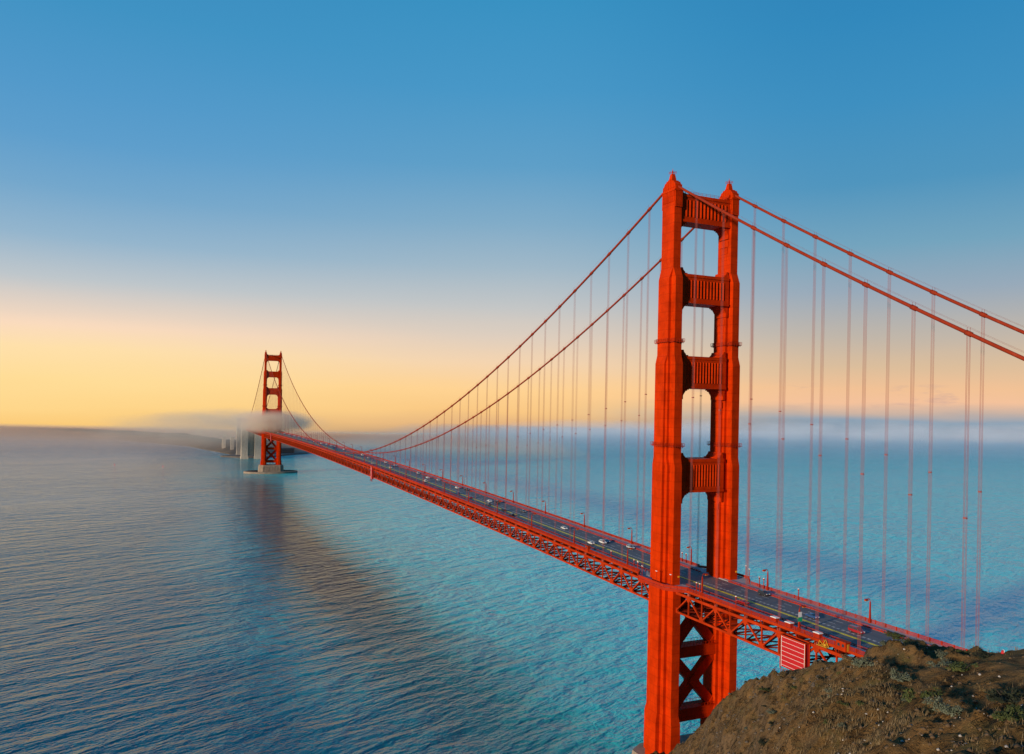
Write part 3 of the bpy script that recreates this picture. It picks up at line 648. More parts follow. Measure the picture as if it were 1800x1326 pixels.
# floor beams, stringers and the lower lateral bracing
b = MB()
for i, y in enumerate(YT[:-1]):
    a = zb(y); y1 = YT[i+1]; a1 = zb(y1)
    b.box(-13.3, 13.3, y-.3, y+.3, a+7.0, a+8.7)                       # floor beam
    b.bar((-13.4,y,a+.35),(13.4,y,a+.35), .4, .5)
    for s in (-1,1):
        b.bar((s*13.3,y,a+.35),(0,y1,a1+.35), .38, .38); b.bar((0,y,a+.3),(s*13.3,y1,a1+.3), .38, .38)
        if i % 2 == 0: b.bar((s*13.2,y,a+.6),(s*4.5,y,a+7.2), .35, .35); b.bar((s*4.5,y,a+7.2),(0,y,a+.5), .35, .35)
for i in range(0,len(YT)-1):
    y0, y1 = YT[i], YT[i+1]
    for x in (-9,-6,-3,0,3,6,9): b.bar((x,y0,zb(y0)+8.95),(x,y1,zb(y1)+8.95), .35, .5)
b.build('floor_framing', M['inner'], bridge)

def strip(b, x0, x1, dz0, dz1, ya=-343, yb=1625, step=15.24, side=True):
    ys = [ya]
    while ys[-1] < yb-1e-6: ys.append(min(yb, ys[-1]+step))
    rs = [[(x0,y,zroad(y)+dz0),(x1,y,zroad(y)+dz0),(x1,y,zroad(y)+dz1),(x0,y,zroad(y)+dz1)] for y in ys]
    b.rings(rs)
b = MB(); strip(b, -9.75, 9.75, -.6, 0.0); b.build('roadway', M['asphalt'], bridge)
LANES = [-7.875,-4.725,-1.575,1.575,4.725,7.875]
b = MB()
strip(b, -3.72, -3.20, .004, .012, step=30); strip(b, -3.10, -2.58, .004, .012, step=30)
b.build('centre_line', M['yellow'], bridge)
b = MB()
for x in (-6.3, 3.15, 6.3):
    y = -340
    while y < 1300:
        strip(b, x-.09, x+.09, .004, .010, y, y+3.7, 3.7); y += 10.9
y = -340
while y < 1300:
    for x in (-.24,.24): strip(b, x-.13, x+.13, .004, .010, y, y+1.1, 1.1)
    y += 1.9
strip(b, -9.42, -9.30, .004, .010, step=30); strip(b, 9.30, 9.42, .004, .010, step=30)
b.build('lane_marking', M['line'], bridge)
WALK = 14.75
def bulge(s, z0, z1, b, yc, grow=0.0):
    pts = [(WALK-.6+grow,-15.5-grow),(17.0+grow,-12.4-grow),(20.0+grow,-8.4-grow*.4),(20.0+grow,8.4+grow*.4),(17.0+grow,12.4+grow),(WALK-.6+grow,15.5+grow)]
    b.prism([(s*x,yc+y) for x,y in (pts if s > 0 else pts[::-1])], 'z', z0, z1); return pts
for s in (-1,1):
    b = MB()
    for ya, yb_ in ((-343,1625),):
        b2 = (min(s*10.2,s*WALK), max(s*10.2,s*WALK)); strip(b, b2[0], b2[1], -.35, .18)
    for yc in (0,1280): bulge(s, zroad(yc)-.7, zroad(yc)+.172, b, yc)
    b.build('sidewalk', M['walk'], bridge)
    # outer edge girder under the railing
    b = MB()
    for ya, yb_ in ((-343,-15.5),(15.5,1264.5),(1295.5,1625)):
        strip(b, min(s*WALK,s*(WALK+.22)), max(s*WALK,s*(WALK+.22)), -.62, .24, ya, yb_)
        y = ya
        while y < min(yb_, 700):
            b.bar((s*(WALK-.2),y,zroad(y)-.9),(s*13.8,y,zb(y)+7.6), .3, .3); y += 7.62
    b.build('edge_girder', M['truss'], bridge)
    # outer railing
    b = MB()
    for ya, yb_ in ((-343,-15.5),(15.5,1264.5),(1295.5,1625)):
        xr = s*(WALK+.08)
        strip(b, xr-.07, xr+.07, 1.22, 1.34, ya, yb_); strip(b, xr-.05, xr+.05, .36, .44, ya, yb_)
        y = ya
        while y <= yb_:
            if y < 600: b.box(xr-.12, xr+.12, y-.14, y+.14, zroad(y)+.15, zroad(y)+1.42)
            y += 3.81
        y = ya
        while y < min(yb_, 260):
            b.box(xr-.025, xr+.025, y-.055, y+.055, zroad(y)+.40, zroad(y)+1.25); y += .19
        if yb_ > 260: strip(b, xr-.02, xr+.02, .42, 1.25, max(ya,260), yb_)
    for yc in (0,1280):
        pts = bulge(s, zroad(yc)-.95, zroad(yc)-.72, b, yc, .15)
        for i in range(5):
            p = (s*(pts[i][0]),yc+pts[i][1],0); q = (s*(pts[i+1][0]),yc+pts[i+1][1],0); z = zroad(yc)
            A = lambda v, d: (v[0],v[1],z+d)
            b.bar(A(p,-.3), A(q,-.3), .26, 1.0); b.bar(A(p,1.28), A(q,1.28), .14, .12); b.bar(A(p,.75), A(q,.75), .05, .85)
            b.bar(A(p,0), A(p,1.45), .25, .25)
    b.build('outer_railing', M['deepred'], bridge)
    # low kerb rail between roadway and sidewalk
    b = MB()
    for ya, yb_ in ((-343,-8.6),(8.6,1271.4),(1288.6,1625)):
        xr = s*10.0
        strip(b, xr-.16, xr+.16, -.1, .32, ya, yb_); strip(b, xr-.06, xr+.06, .62, .78, ya, yb_)
        y = ya
        while y < min(yb_, 420): b.box(xr-.08, xr+.08, y-.08, y+.08, zroad(y)+.3, zroad(y)+.66); y += 2.54
    b.build('kerb_rail', M['deepred'], bridge)
# amber reflector lamps on the legs
b = MB(); 
for x in (-12.6,14.9): b.box(x-.35, x+.35, -7.52, -7.28, 76.2, 76.8)
b.build('marker_lamp', M['amber'], bridge)

# ------------------------------------------------------------------ concrete piers and pylons
def pier(y0, label, zt):
    P = empty('bridge_pier', (0,y0,0)); tag(P, label, 'pier')
    b = MB(); q = lambda g: [(-22+g,-9+g),(-16+g,-13+g),(16-g,-13+g),(22-g,-9+g),(22-g,9-g),(16-g,13-g),(-16+g,13-g),(-22+g,9-g)]
    b.rings([[(x,y,z) for x,y in q(g)] for z, g in ((-6,-.6),(zt-2.2,0),(zt-2.2,.5),(zt,.7))])
    for k in range(7): b.box(-15+k*5-.5, -15+k*5+.5, -13.5, 13.5, -4, zt-2.6)
    b.build('pier_block', M['concrete'], P); return P
p1 = pier(0, 'weathered concrete pier under the near tower beside the cliff', 6.2)
b = MB(); b.box(-22.25, -22.02, -3.2, -1.0, 2.4, 5.2); b.box(-22.30,-22.0,-3.5,-.7,2.1,2.38)
pn = b.build('notice_board', M['white'], p1); pn['label'] = 'blank white board on the end of the pier'
p2 = pier(1280, 'stained concrete pier carrying the distant tower inside its fender ring', 15.0)
fr = MB(); n = 64
prof = [(0,-5),(0,3.2),(3.4,3.6),(3.4,-5)]
fr.rings([[((47-w)*math.cos(2*math.pi*k/n)*1.05, 1280+(27-w)*math.sin(2*math.pi*k/n), z) for w, z in ((0,-5),(0,3.2),(3.4,3.5),(3.4,-5))] for k in range(n)]+[[((47-w)*1.05, 1280, z) for w, z in ((0,-5),(0,3.2),(3.4,3.5),(3.4,-5))]], cap=False)
tag(fr.build('pier_fender', M['concrete']), 'low oval concrete fender ring in the water round the distant pier', 'fender')
def pylon(name, y0, label, x0, x1, h, dep, gap):
    P = empty(name, (0,y0,0)); tag(P, label, 'pylon')
    for a, c in ((x0, (x0+x1)/2-gap/2),((x0+x1)/2+gap/2, x1)):
        b = MB(); b.box(a, c, -dep/2, dep/2, -3, h)
        b.box(a+.8, c-.8, -dep/2-.5, dep/2+.5, 3, h-3); b.box(a-.6, c+.6, -dep/2-.9, dep/2+.9, -3, 5)
        for z in np.arange(12, h, 9): b.box(a-.12, c+.12, -dep/2-.62, dep/2+.62, z, z+.35)
        b.build('shaft', M['pale_concrete'], P)
    b = MB(); b.box((x0+x1)/2-gap/2, (x0+x1)/2+gap/2, dep*.1, dep*.35, 8, h-14); b.box((x0+x1)/2-gap/2+.02, (x0+x1)/2+gap/2-.02, -dep/2+.6, dep/2-.6, h-14, h-2)
    b.build('cross_wall', M['pale_concrete'], P)
pylon('bridge_pylon', 1640, 'pale concrete pylon with a dark opening behind the distant tower', -22, 22, 92, 15, 14)
pylon('bridge_pylon', 1735, 'second concrete pylon half hidden behind the pale one on the far shore', -24, 22, 92, 15, 14)
for x, y, h, lab in ((-24.5,1850,40,'small sunlit concrete column on the far beach beside the pylons'),(-41,1905,38,'outermost small concrete column on the far beach')):
    b = MB(); b.box(x-4.2,x+4.2,y-5,y+5,-1,h); b.box(x-4.9,x+4.9,y-5.6,y+5.6,-1,5); b.box(x-4.6,x+4.6,y-5.4,y+5.4,h-2,h+.6); tag(b.build('concrete_column', M['pale_concrete']), lab, 'column')
F = empty('brick_fort', (97,1790,0)); tag(F, 'low brown brick fort on the point beside the distant tower', 'fort')
b = MB(); b.box(-16,22,-14,26,-1,15); b.box(-16.6,22.6,-14.6,26.6,13.4,15.4); b.build('wall', M['brick'], F)
b = MB()
for k in range(6):
    for z in (3.5,9): b.box(-12+k*5.6,-12+k*5.6+2.2,-14.35,-14.02,z,z+2.6)
b.build('embrasure', M['cloth_dark'], F)
b = MB(); vs = [(-62,1700),(-20,1668),(40,1664),(90,1735),(150,1790),(186,1850),(120,1870),(0,1800)]
b.prism([(x,y) for x,y in vs], 'z', -4, 3.0); o = b.build('sea_wall', mk_concrete('sea_wall_stone', (.10,.08,.07), (.2,.17,.14))); tag(o, 'dark stone sea wall round the point under the pylons', 'sea wall')

# ------------------------------------------------------------------ street lamps on both railings
def ordinal(n): return ['first','second','third','fourth','fifth','sixth','seventh','eighth','ninth','tenth','eleventh','twelfth','thirteenth','fourteenth','fifteenth','sixteenth','seventeenth','eighteenth','nineteenth','twentieth','twenty-first','twenty-second','twenty-third','twenty-fourth','twenty-fifth','twenty-sixth','twenty-seventh','twenty-eighth','twenty-ninth','thirtieth'][n-1]
def make_lamp():
    T = empty('street_lamp')
    b = MB(); b.box(-.38,.38,-.38,.38,0,1.15); b.rings([[(r*x,r*y,z) for x,y in ((-1,-1),(1,-1),(1,1),(-1,1))] for r, z in ((.26,1.15),(.15,6.6))]); b.build('pole', M['deepred'], T)
    b = MB(); b.tube([(0,0,6.4),(0,0,6.9),(.15,0,7.35),(.5,0,7.65),(1.0,0,7.72),(1.5,0,7.6)], .13, 8); b.build('arm', M['deepred'], T)
    b = MB(); b.rings([[(1.75+sx*.62*q,sy*.34*q,z) for sx,sy in ((-1,-1),(1,-1),(1,1),(-1,1))] for q, z in ((1,7.22),(.95,7.5),(.5,7.72))]); h = b.build('lamp_head', M['deepred'], T)
    b = MB(); b.box(1.25,2.25,-.27,.27,7.08,7.215); b.build('lens', M['amber'], h)
    return T
lamp0 = make_lamp(); first = [True]
def place(proto, flag, loc, rz, label, cat, group):
    o = proto if flag[0] else copy_tree(proto); flag[0] = False
    o.location = loc; o.rotation_euler = (0,0,rz); tag(o, label, cat, group); return o
near_l = [-23.6,-69.9]; far_l = [-25.2,-70.8]
k = 0
mainn = [25.2+45.72*i for i in range(27) if abs(25.2+45.72*i-1280) > 16]; mainf = [20.3+45.72*i for i in range(27)]
for side, lst, s in (('near railing', mainn, -1), ('far railing', mainf, 1)):
    for i, y in enumerate(lst):
        if y > 1262: continue
        place(lamp0, first, (s*14.35,y,zroad(y)+.18), 0 if s < 0 else math.pi, f'orange curved street lamp on the {side}, {ordinal(i+1)} beyond the near tower', 'street lamp', 'street lamps along the bridge')
for s, y, lab in ((-1,-23.6,'orange curved street lamp on the near railing just right of the near tower'),(-1,-69.9,'street lamp carrying the green sign above the red cover'),
                  (1,-25.2,'far-railing street lamp beside two short white-topped posts right of the tower'),(1,-70.8,'tall street lamp on the far railing just before the brown hillside')):
    place(lamp0, first, (s*14.35,y,zroad(y)+.18), 0 if s < 0 else math.pi, lab, 'street lamp', 'street lamps along the bridge')
def make_post(h):
    T = empty('walkway_lamp')
    b = MB(); b.box(-.22,.22,-.22,.22,0,.6); b.rings([[(r*x,r*y,z) for x,y in ((-1,-1),(1,-1),(1,1),(-1,1))] for r, z in ((.13,.6),(.10,h-.5))]); b.build('post', M['deepred'], T)
    b = MB(); b.rings([[(r*math.cos(math.pi/3*k),r*math.sin(math.pi/3*k),z) for k in range(6)] for r, z in ((.12,h-.5),(.36,h-.2),(.36,h+.1))]); b.build('lantern', M['deepred'], T)
    b = MB(); b.lathe(((.34,h+.11),(.28,h+.3),(.08,h+.38)), n=8); b.build('globe', M['white'], T); return T
post0 = make_post(3.7); pf = [True]
for s, y, lab in ((-1,20.3,'short white-topped post left of the near tower, nearer the lamp'),(-1,17.6,'short white-topped post left of the near tower, next to the walkway bend'),(-1,38,'single short white-topped post on the near railing left of the near tower'),
                  (-1,-20.4,'short white-topped post right of the near leg, closest to the leg'),(-1,-22.2,'short white-topped post right of the near leg, against the curved lamp'),(-1,-41.5,'single red-capped post on the near railing right of the tower'),
                  (1,-20.9,'short white-topped post right of the far leg, closest to the leg'),(1,-23.2,'short white-topped post right of the far leg, against the tall lamp'),(1,-40.5,'single red-capped post on the far railing right of the far leg'),
                  (1,26.6,'left of two short posts on the far railing seen through the portal'),(1,23.8,'right of two short posts on the far railing seen through the portal')):
    place(post0, pf, (s*14.35,y,zroad(y)+.18), 0, lab, 'post lamp', 'short post lamps near the tower')
thin0 = None; tf = [True]
def make_thin():
    T = empty('walkway_pole'); b = MB(); b.tube([(0,0,0),(0,0,5.0)], .09, 6); b.box(-.2,.2,-.2,.2,0,.3); b.build('pole', M['deepred'], T)
    b = MB(); b.box(-.16,.16,-.45,.45,5.0,5.22); b.build('pole_head', M['white'], T); return T
thin0 = make_thin()
for x, y, lab in ((-17.2,13.2,'thin pole on the near walkway bend at its far corner'),(-20,6,'thin pole on the near walkway bend left of the leg'),(-20,-3.5,'thin pole in front of the near leg on the walkway bend'),(-18.6,-10.5,'thin pole right of the near leg on the walkway bend'),
                  (20,-7,'thin pole on the far walkway bend behind the far leg'),(17.0,-12.4,'thin pole at the near end of the far walkway bend')):
    place(thin0, tf, (x,y,zroad(0)+.1), 0, lab, 'pole', 'thin poles on the tower walkways')

# ------------------------------------------------------------------ sign, scaffold covers, boxes, cabin, machine
G = empty('road_sign', (-14.35,-69.9,zroad(-70)+.18)); tag(G, 'green road sign under a white plate on the lamp post', 'sign')
b = MB(); b.box(-.85,.85,-.34,-.28,3.0,4.3); b.box(-.10,.10,-.28,-.16,2.9,5.9); b.build('green_panel', M['green'], G)
b = MB(); b.box(-.62,.62,-.34,-.28,4.36,5.9); b.build('white_panel', M['white'], G)
def cover(y0, L, z0, z1, dep, label, cables=7):
    T = empty('maintenance_scaffold', (-14.3,y0,0)); tag(T, label, 'scaffold')
    b = MB(); n = 40
    for j in range(2):
        rs = []
    pts = [(-dep,-L/2),(-dep,L/2),(-dep+.3,L/2+.25),(-.1,L/2+.25),(-.1,-L/2-.25),(-dep+.3,-L/2-.25)]
    b.prism(pts[::-1], 'z', z0, z1); b.build('cover_sheet', M['cover'], T)
    b = MB()
    for k in range(cables):
        z = z0+.6+(z1-z0-1.0)*k/(cables-1); b.bar((-dep-.03,-L/2+.02,z),(-dep-.03,L/2-.02,z), .06, .09)
    for y in (-L/2,L/2): b.bar((-dep-.02,y,z0),(-dep-.02,y,z1), .14, .12)
    b.build('lashing', M['white'], T)
    b = MB()
    for z in (z1+.1,): 
        b.bar((-dep-.1,-L/2-.4,z),(-dep-.1,L/2+.4,z), .3, .3); b.bar((-dep-.1,-L/2-.4,z),(0.6,-L/2-.4,z), .3, .3); b.bar((-dep-.1,L/2+.4,z),(.6,L/2+.4,z), .3, .3)
    for y in (-L/2-.35,L/2+.35): b.bar((-dep-.1,y,z0-.6),(-dep-.1,y,z1+.2), .24, .24); b.bar((-.1,y,z0-.6),(-.1,y,z1+.2), .3, .3)
    b.build('scaffold_frame', M['truss'], T)
    b = MB()
    for z in (z0-.55,z0-1.15,z0-1.75): b.bar((-dep-.2,-L/2,z),(-dep-.2,L/2,z), .09, .09)
    for k in range(8): b.bar((-dep-.2,-L/2+L*k/7,z0-1.8),(-dep-.2,-L/2+L*k/7,z0-.1), .09, .09)
    b.box(-dep-.2, 0, -L/2, L/2, z0-1.95, z0-1.8)
    b.build('catwalk', M['deepred'], T); return T
cover(-69.2, 9.4, 61.4, 70.9, 1.7, 'large red sheeted scaffold with white lashing lines hung on the truss')
cover(451, 5.4, 68.9, 80.2, 1.2, 'red ladder-like scaffold hung on the truss near midspan', 9)
cover(1166, 6.5, 65.5, 79.0, 1.2, 'tiny red scaffold hung on the truss close to the distant tower', 5)
def make_box():
    T = empty('equipment_box'); b = MB(); b.box(-.7,.7,-1.1,1.1,0,1.3); b.box(-.62,.62,-1.15,1.15,.2,1.1); b.build('cabinet', M['deepred'], T)
    b = MB(); b.rings([[(sx*q,sy*w,z) for sx,sy in ((-1,-1),(1,-1),(1,1),(-1,1))] for q, w, z in ((.82,1.25,1.31),(.82,1.25,1.46),(.6,1.0,1.58))]); b.build('lid', M['white'], T); return T
box0 = make_box(); bf = [True]
for y, lab in ((-60.5,'equipment box with white lid left of the red cover'),(-66.6,'equipment box with white lid above the red cover'),(-78,'equipment box with white lid right of the red cover')):
    place(box0, bf, (-15.1,y,zroad(y)+.7), 0, lab, 'equipment box', 'white lidded boxes on the near railing')
C = empty('control_cabin', (-15.2,-87.3,zroad(-87)-.3)); tag(C, 'small orange cabin with two windows on the near railing', 'cabin')
b = MB(); b.box(-.9,.9,-1.7,1.7,0,2.5); b.box(-1.05,1.05,-1.85,1.85,2.5,2.7); b.build('wall', M['truss'], C)
for y in (-.8,.75): b = MB(); b.box(-.96,-.88,y-.38,y+.38,1.2,2.0); b.build('window', M['glass'], C)
b = MB(); b.box(-.35,.5,-1.78,-1.70,.1,2.1); b.build('door', M['machine'], C)
H = empty('winch_machine', (-15.4,-80.6,zroad(-80)-1.0)); tag(H, 'yellow winch frame on the truss beside the orange cabin', 'winch')
b = MB()
for p, q in (((0,-1.8,0),(0,-.6,2.0)),((0,-.6,2.0),(0,.4,.2)),((0,-1.8,0),(0,2.0,0)),((0,.4,.2),(0,1.6,1.2)),((0,1.6,1.2),(0,2.0,0)),((-.8,-1.8,0),(-.8,2.0,0)),((-.8,-.6,1.9),(0,-.6,1.9))): b.bar(p, q, .18, .18)
b.build('frame', M['machine'], H)
b = MB(); b.tube([(-.7,-.9,.55),(.1,-.9,.55)], .42, 12); b.build('drum', M['machine'], H)
K = empty('traffic_booth', (-14.9,57,zroad(57)+.2)); tag(K, 'small orange booth on the near railing left of the near tower', 'booth')
b = MB(); b.box(-.7,.7,-1.0,1.0,0,2.3); b.box(-.85,.85,-1.15,1.15,2.3,2.5); b.build('wall', M['truss'], K)
b = MB(); b.box(-.75,-.69,-.5,.5,1.2,1.9); b.build('window', M['glass'], K)

# ------------------------------------------------------------------ cars
PAINT = {'white': (.72,.72,.70), 'silver': (.42,.44,.46), 'black': (.015,.015,.018), 'grey': (.10,.105,.115), 'blue': (.03,.08,.22), 'red': (.35,.015,.02), 'dark': (.03,.035,.045)}
PM = {}
for c, v in PAINT.items():
    t = NT(c+'_car_paint'); bs = t.bsdf(v, .22, .0); bs.inputs['Coat Weight'].default_value = .6; PM[c] = t.mat
def body_meshes(kind):
    """side outline of the lower body and of the cabin; +y is forward"""
    if kind == 'saloon': low = [(-2.25,.42),(-2.28,.72),(-2.15,.95),(-1.3,1.0),(.95,.98),(1.9,.86),(2.22,.70),(2.25,.42),(1.8,.30),(-1.8,.30)]; cab = [(-1.55,.97),(-.85,1.42),(.25,1.44),(1.15,.96)]
    elif kind == 'van': low = [(-2.4,.45),(-2.45,.9),(-2.4,1.12),(-1.3,1.15),(1.2,1.12),(2.1,1.0),(2.38,.8),(2.4,.45),(1.9,.34),(-1.9,.34)]; cab = [(-2.35,1.12),(-2.2,1.9),(.6,1.92),(1.45,1.12)]
    else: low = [(-2.2,.48),(-2.25,.85),(-2.2,1.08),(-1.2,1.1),(1.0,1.08),(1.95,.98),(2.2,.78),(2.22,.48),(1.8,.36),(-1.8,.36)]; cab = [(-2.1,1.08),(-1.75,1.66),(.3,1.68),(1.15,1.08)]
    w = .92
    b = MB(); rs = []
    for x, q in ((-w,.90),(-w+.06,1.0),(w-.06,1.0),(w,.90)):
        cy, cz = 0, .68; rs.append([(x,cy+(y-cy)*(1 if q == 1 else .985),cz+(z-cz)*q) for y, z in low])
    b.rings(rs)
    g = MB(); wb, wt = .84, .68
    (a0,h0),(a1,h1),(a2,h2),(a3,h3) = cab
    g.add([(-wb,a0,h0),(wb,a0,h0),(wt,a1,h1-.08),(-wt,a1,h1-.08),(-wt,a2,h2-.08),(wt,a2,h2-.08),(wb,a3,h3),(-wb,a3,h3)],
          [(0,1,2,3),(3,2,5,4),(4,5,6,7),(0,3,4,7),(1,6,5,2)])
    r = MB(); r.rings([[(-wt-.02,a1-.06,z),(wt+.02,a1-.06,z),(wt+.02,a2+.04,z),(-wt-.02,a2+.04,z)] for z in (h1-.09,h1-.02)]+[[(-wt+.1,a1+.1,h1+.02),(wt-.1,a1+.1,h1+.02),(wt-.1,a2-.1,h1+.02),(-wt+.1,a2-.1,h1+.02)]])
    for sx in (-1,1):
        for (ya,ha),(yb_,hb) in (((a0,h0),(a1,h1-.05)),((a3,h3),(a2,h2-.05)),(((a0+a3)/2,h0),((a1+a2)/2,h1-.05))): r.bar((sx*(wb+.01),ya,ha),(sx*(wt+.01),yb_,hb), .09, .07)
    return b, g, r
def make_car(kind, col):
    T = empty('car'); b, g, r = body_meshes(kind); bo = b.build('body', PM[col], T); g.build('window', M['glass'], T); r.build('roof', PM[col], T)
    zh = .72 if kind == 'saloon' else .86
    for sx in (-1,1):
        q = MB(); q.box(sx*.66-.2, sx*.66+.2, 2.05, 2.27 if kind != 'van' else 2.43, zh-.09, zh+.09); q.build('headlight', M['lampglass'], T)
        q = MB(); q.box(sx*.68-.18, sx*.68+.18, -2.31 if kind != 'van' else -2.48, -2.05, zh-.08, zh+.12); q.build('tail_light', M['tail'], T)
        for y in (-1.38,1.38):
            q = MB(); q.tube([(sx*.80-.12,y,.33),(sx*.80+.12,y,.33)], .33, 14); wh = q.build('wheel', M['tyre'], T)
            q = MB(); q.tube([(sx*.80-.13,y,.33),(sx*.80+.13,y,.33)], .19, 10); q.build('rim', M['rim'], wh)
    return T
def make_far_car(kind, col):
    b, g, r = body_meshes(kind); m = MB()
    for k, q in ((0,b),(1,g),(0,r)): m.cur = k; m.add(q.v, q.f)
    m.cur = 2
    for sx in (-1,1):
        for y in (-1.38,1.38): m.tube([(sx*.8-.12,y,.33),(sx*.8+.12,y,.33)], .33, 8)
    return m.build('car', [PM[col], M['glass'], M['tyre']])
def trees_free(o):
    for ch in list(o.children): trees_free(ch)
    bpy.data.objects.remove(o)
LN = {-7.875: 'outer near lane', -4.725: 'inner near lane', -1.575: 'lane beside the yellow line', 1.575: 'middle far lane', 4.725: 'second far lane', 7.875: 'outer far lane'}
CARS = [(7.9,-30.4,'dark','suv'),(-7.5,-37.4,'red','saloon'),(1.5,-59.5,'blue','saloon'),(1.5,-77,'red','van'),
 (7.9,57.1,'silver','suv'),(-4.7,71.8,'white','saloon'),(1.5,71.4,'white','suv'),(4.7,73.5,'blue','saloon'),(1.5,110.3,'white','saloon'),(4.7,167.6,'grey','saloon'),(1.5,212,'white','saloon'),(-4.7,198.3,'grey','suv'),(4.7,205.8,'black','suv'),(-4.7,174.6,'black','saloon'),(-7.9,156.3,'dark','suv'),
 (7.9,488.8,'white','suv'),(-1.6,436.9,'white','saloon'),(4.7,452.6,'blue','saloon'),(7.9,455,'white','saloon'),(7.9,383.7,'silver','suv'),(4.7,348.4,'white','saloon'),(-4.7,325.7,'white','van'),(7.9,331.2,'silver','saloon'),(4.7,280.3,'white','suv'),(7.9,269.4,'black','suv'),(-4.7,253.1,'blue','saloon'),(-4.7,229.9,'red','saloon'),
 (7.9,677.6,'white','suv'),(7.9,584,'white','van'),(4.7,545.1,'silver','saloon'),(-7.9,478.6,'silver','saloon'),(7.9,1330,'white','suv'),(4.7,1275.7,'white','saloon'),(7.9,1245,'white','suv'),(4.7,1222,'white','saloon'),(7.9,1168.6,'white','van'),(7.9,1108.8,'white','saloon'),(7.9,1056,'white','suv'),(4.7,1032,'silver','saloon'),(7.9,1009,'white','saloon'),(7.9,966,'white','suv'),(4.7,918,'silver','saloon'),(4.7,858,'white','saloon'),(4.7,805,'white','van'),(7.9,785,'white','saloon'),(7.9,752,'white','suv'),(7.9,731,'silver','saloon')]
near_cache = {}; far_cache = {}; cnt = {}
special = {(7.9,-30.4):'dark car in the outer far lane just right of the far tower leg', (-7.5,-37.4):'red car in the outer near lane right of the near tower', (1.5,-59.5):'dark blue car beside the yellow line above the red cover', (1.5,-77):'red car beside the yellow line nearest the brown hillside'}
order = sorted([c for c in CARS if c[1] > 0], key=lambda c: c[1])
for x, y, col, kind in [c for c in CARS if c[1] < 0]+order:
    lane = min(LN, key=lambda l: abs(l-x)); rz = math.pi if lane > -2 else 0.0
    far = y > 300; cache = far_cache if far else near_cache
    if (kind,col) not in cache: o = cache[(kind,col)] = make_far_car(kind, col) if far else make_car(kind, col)
    else: o = copy_tree(cache[(kind,col)])
    o.location = (lane,y,zroad(y)+.01); o.rotation_euler = (math.atan((zroad(y+1)-zroad(y-1))/2)*(1 if rz == 0 else -1),0,rz)
    if (x,y) in special: lab = special[(x,y)]
    else:
        cnt[(col,lane)] = cnt.get((col,lane),0)+1
        nm = {'blue':'dark blue','dark':'charcoal'}.get(col, col)
        lab = f'{nm} car in the {LN[lane]}, {ordinal(cnt[(col,lane)])} {nm} one from the near tower'
    tag(o, lab, 'car', 'cars crossing the bridge')

# ------------------------------------------------------------------ people on the near walkway
def person(loc, rz, top, legs, label):
    me = bpy.data.meshes.new('person')
    V = [(0,0,.95),(0,0,1.2),(0,.01,1.42),(0,.02,1.55),(0,.03,1.68),(.10,0,.90),(.11,.10,.50),(.11,.02,.08),(.11,.14,.04),(-.10,0,.90),(-.11,-.08,.50),(-.11,-.16,.09),(-.11,-.05,.04),(.20,0,1.40),(.25,-.05,1.12),(.24,.10,.88),(.24,.15,.80),(-.20,0,1.40),(-.25,.05,1.12),(-.24,.16,.90),(-.24,.21,.82)]
    E = [(0,1),(1,2),(2,3),(3,4),(0,5),(5,6),(6,7),(7,8),(0,9),(9,10),(10,11),(11,12),(2,13),(13,14),(14,15),(15,16),(2,17),(17,18),(18,19),(19,20)]
    me.from_pydata(V, E, []); o = bpy.data.objects.new('person', me); COL.objects.link(o)
    md = o.modifiers.new('skin', 'SKIN'); o.modifiers.new('sub', 'SUBSURF').render_levels = 1
    rad = [.14,.15,.16,.06,.105,.09,.065,.045,.04,.09,.065,.045,.04,.075,.05,.038,.03,.075,.05,.038,.03]
    for i, r in enumerate(rad): me.skin_vertices[0].data[i].radius = (r, r*.8 if i < 3 else r)
    me.skin_vertices[0].data[0].use_root = True
    dg = bpy.context.evaluated_depsgraph_get(); m2 = bpy.data.meshes.new_from_object(o.evaluated_get(dg)); o.modifiers.clear(); o.data = m2
    m2.materials.clear(); [m2.materials.append(q) for q in (M['skin'],top,legs)]
    for p in m2.polygons:
        c = p.center; p.material_index = 0 if c.z > 1.5 or (c.z < .9 and abs(c.x) > .19) else (1 if c.z > .95 else 2); p.use_smooth = True
    o.location = loc; o.rotation_euler = (0,0,rz); tag(o, label, 'person', 'people on the near walkway')
person((-14.0,12.6,zroad(12)+.18), .3, M['cloth_red'], M['cloth_dark'], 'person in a red top and dark trousers walking left of the near leg')
person((-13.6,10.6,zroad(10)+.18), 2.8, M['cloth_dark'], M['cloth_dark'], 'person in dark clothes walking on the walkway closest to the near leg')

# ------------------------------------------------------------------ sails far out
for x, y, lab in ((-273.8,1472.9,'tiny red sailboard on the water, farther from the distant tower'),(-186.7,1417.1,'tiny red sailboard on the water, closer to the distant tower')):
    T = empty('sailboard', (x,y,0), .4); tag(T, lab, 'sailboard', 'red sailboards')
    b = MB(); b.rings([[(w*c,l,z) for c,z in ((-1,.05),(1,.05),(1,.3),(-1,.3))] for l, w in ((-1.8,.25),(-1,.42),(.8,.42),(1.9,.05))]); b.build('board', M['white'], T)
    b = MB(); b.add([(-.04,.2,.9),(-.04,-2.4,1.4),(-.04,-1.6,3.4),(-.04,.15,6.2),(.06,.2,.9),(.3,-2.4,1.4),(.3,-1.6,3.4),(.06,.15,6.2)], [(0,3,2,1),(4,5,6,7),(0,1,5,4),(1,2,6,5),(2,3,7,6),(3,0,4,7)]); b.build('sail', M['cloth_red'], T)
    b = MB(); b.tube([(0,.25,.3),(0,.2,6.3)], .05, 6); b.build('mast', M['cloth_dark'], T)

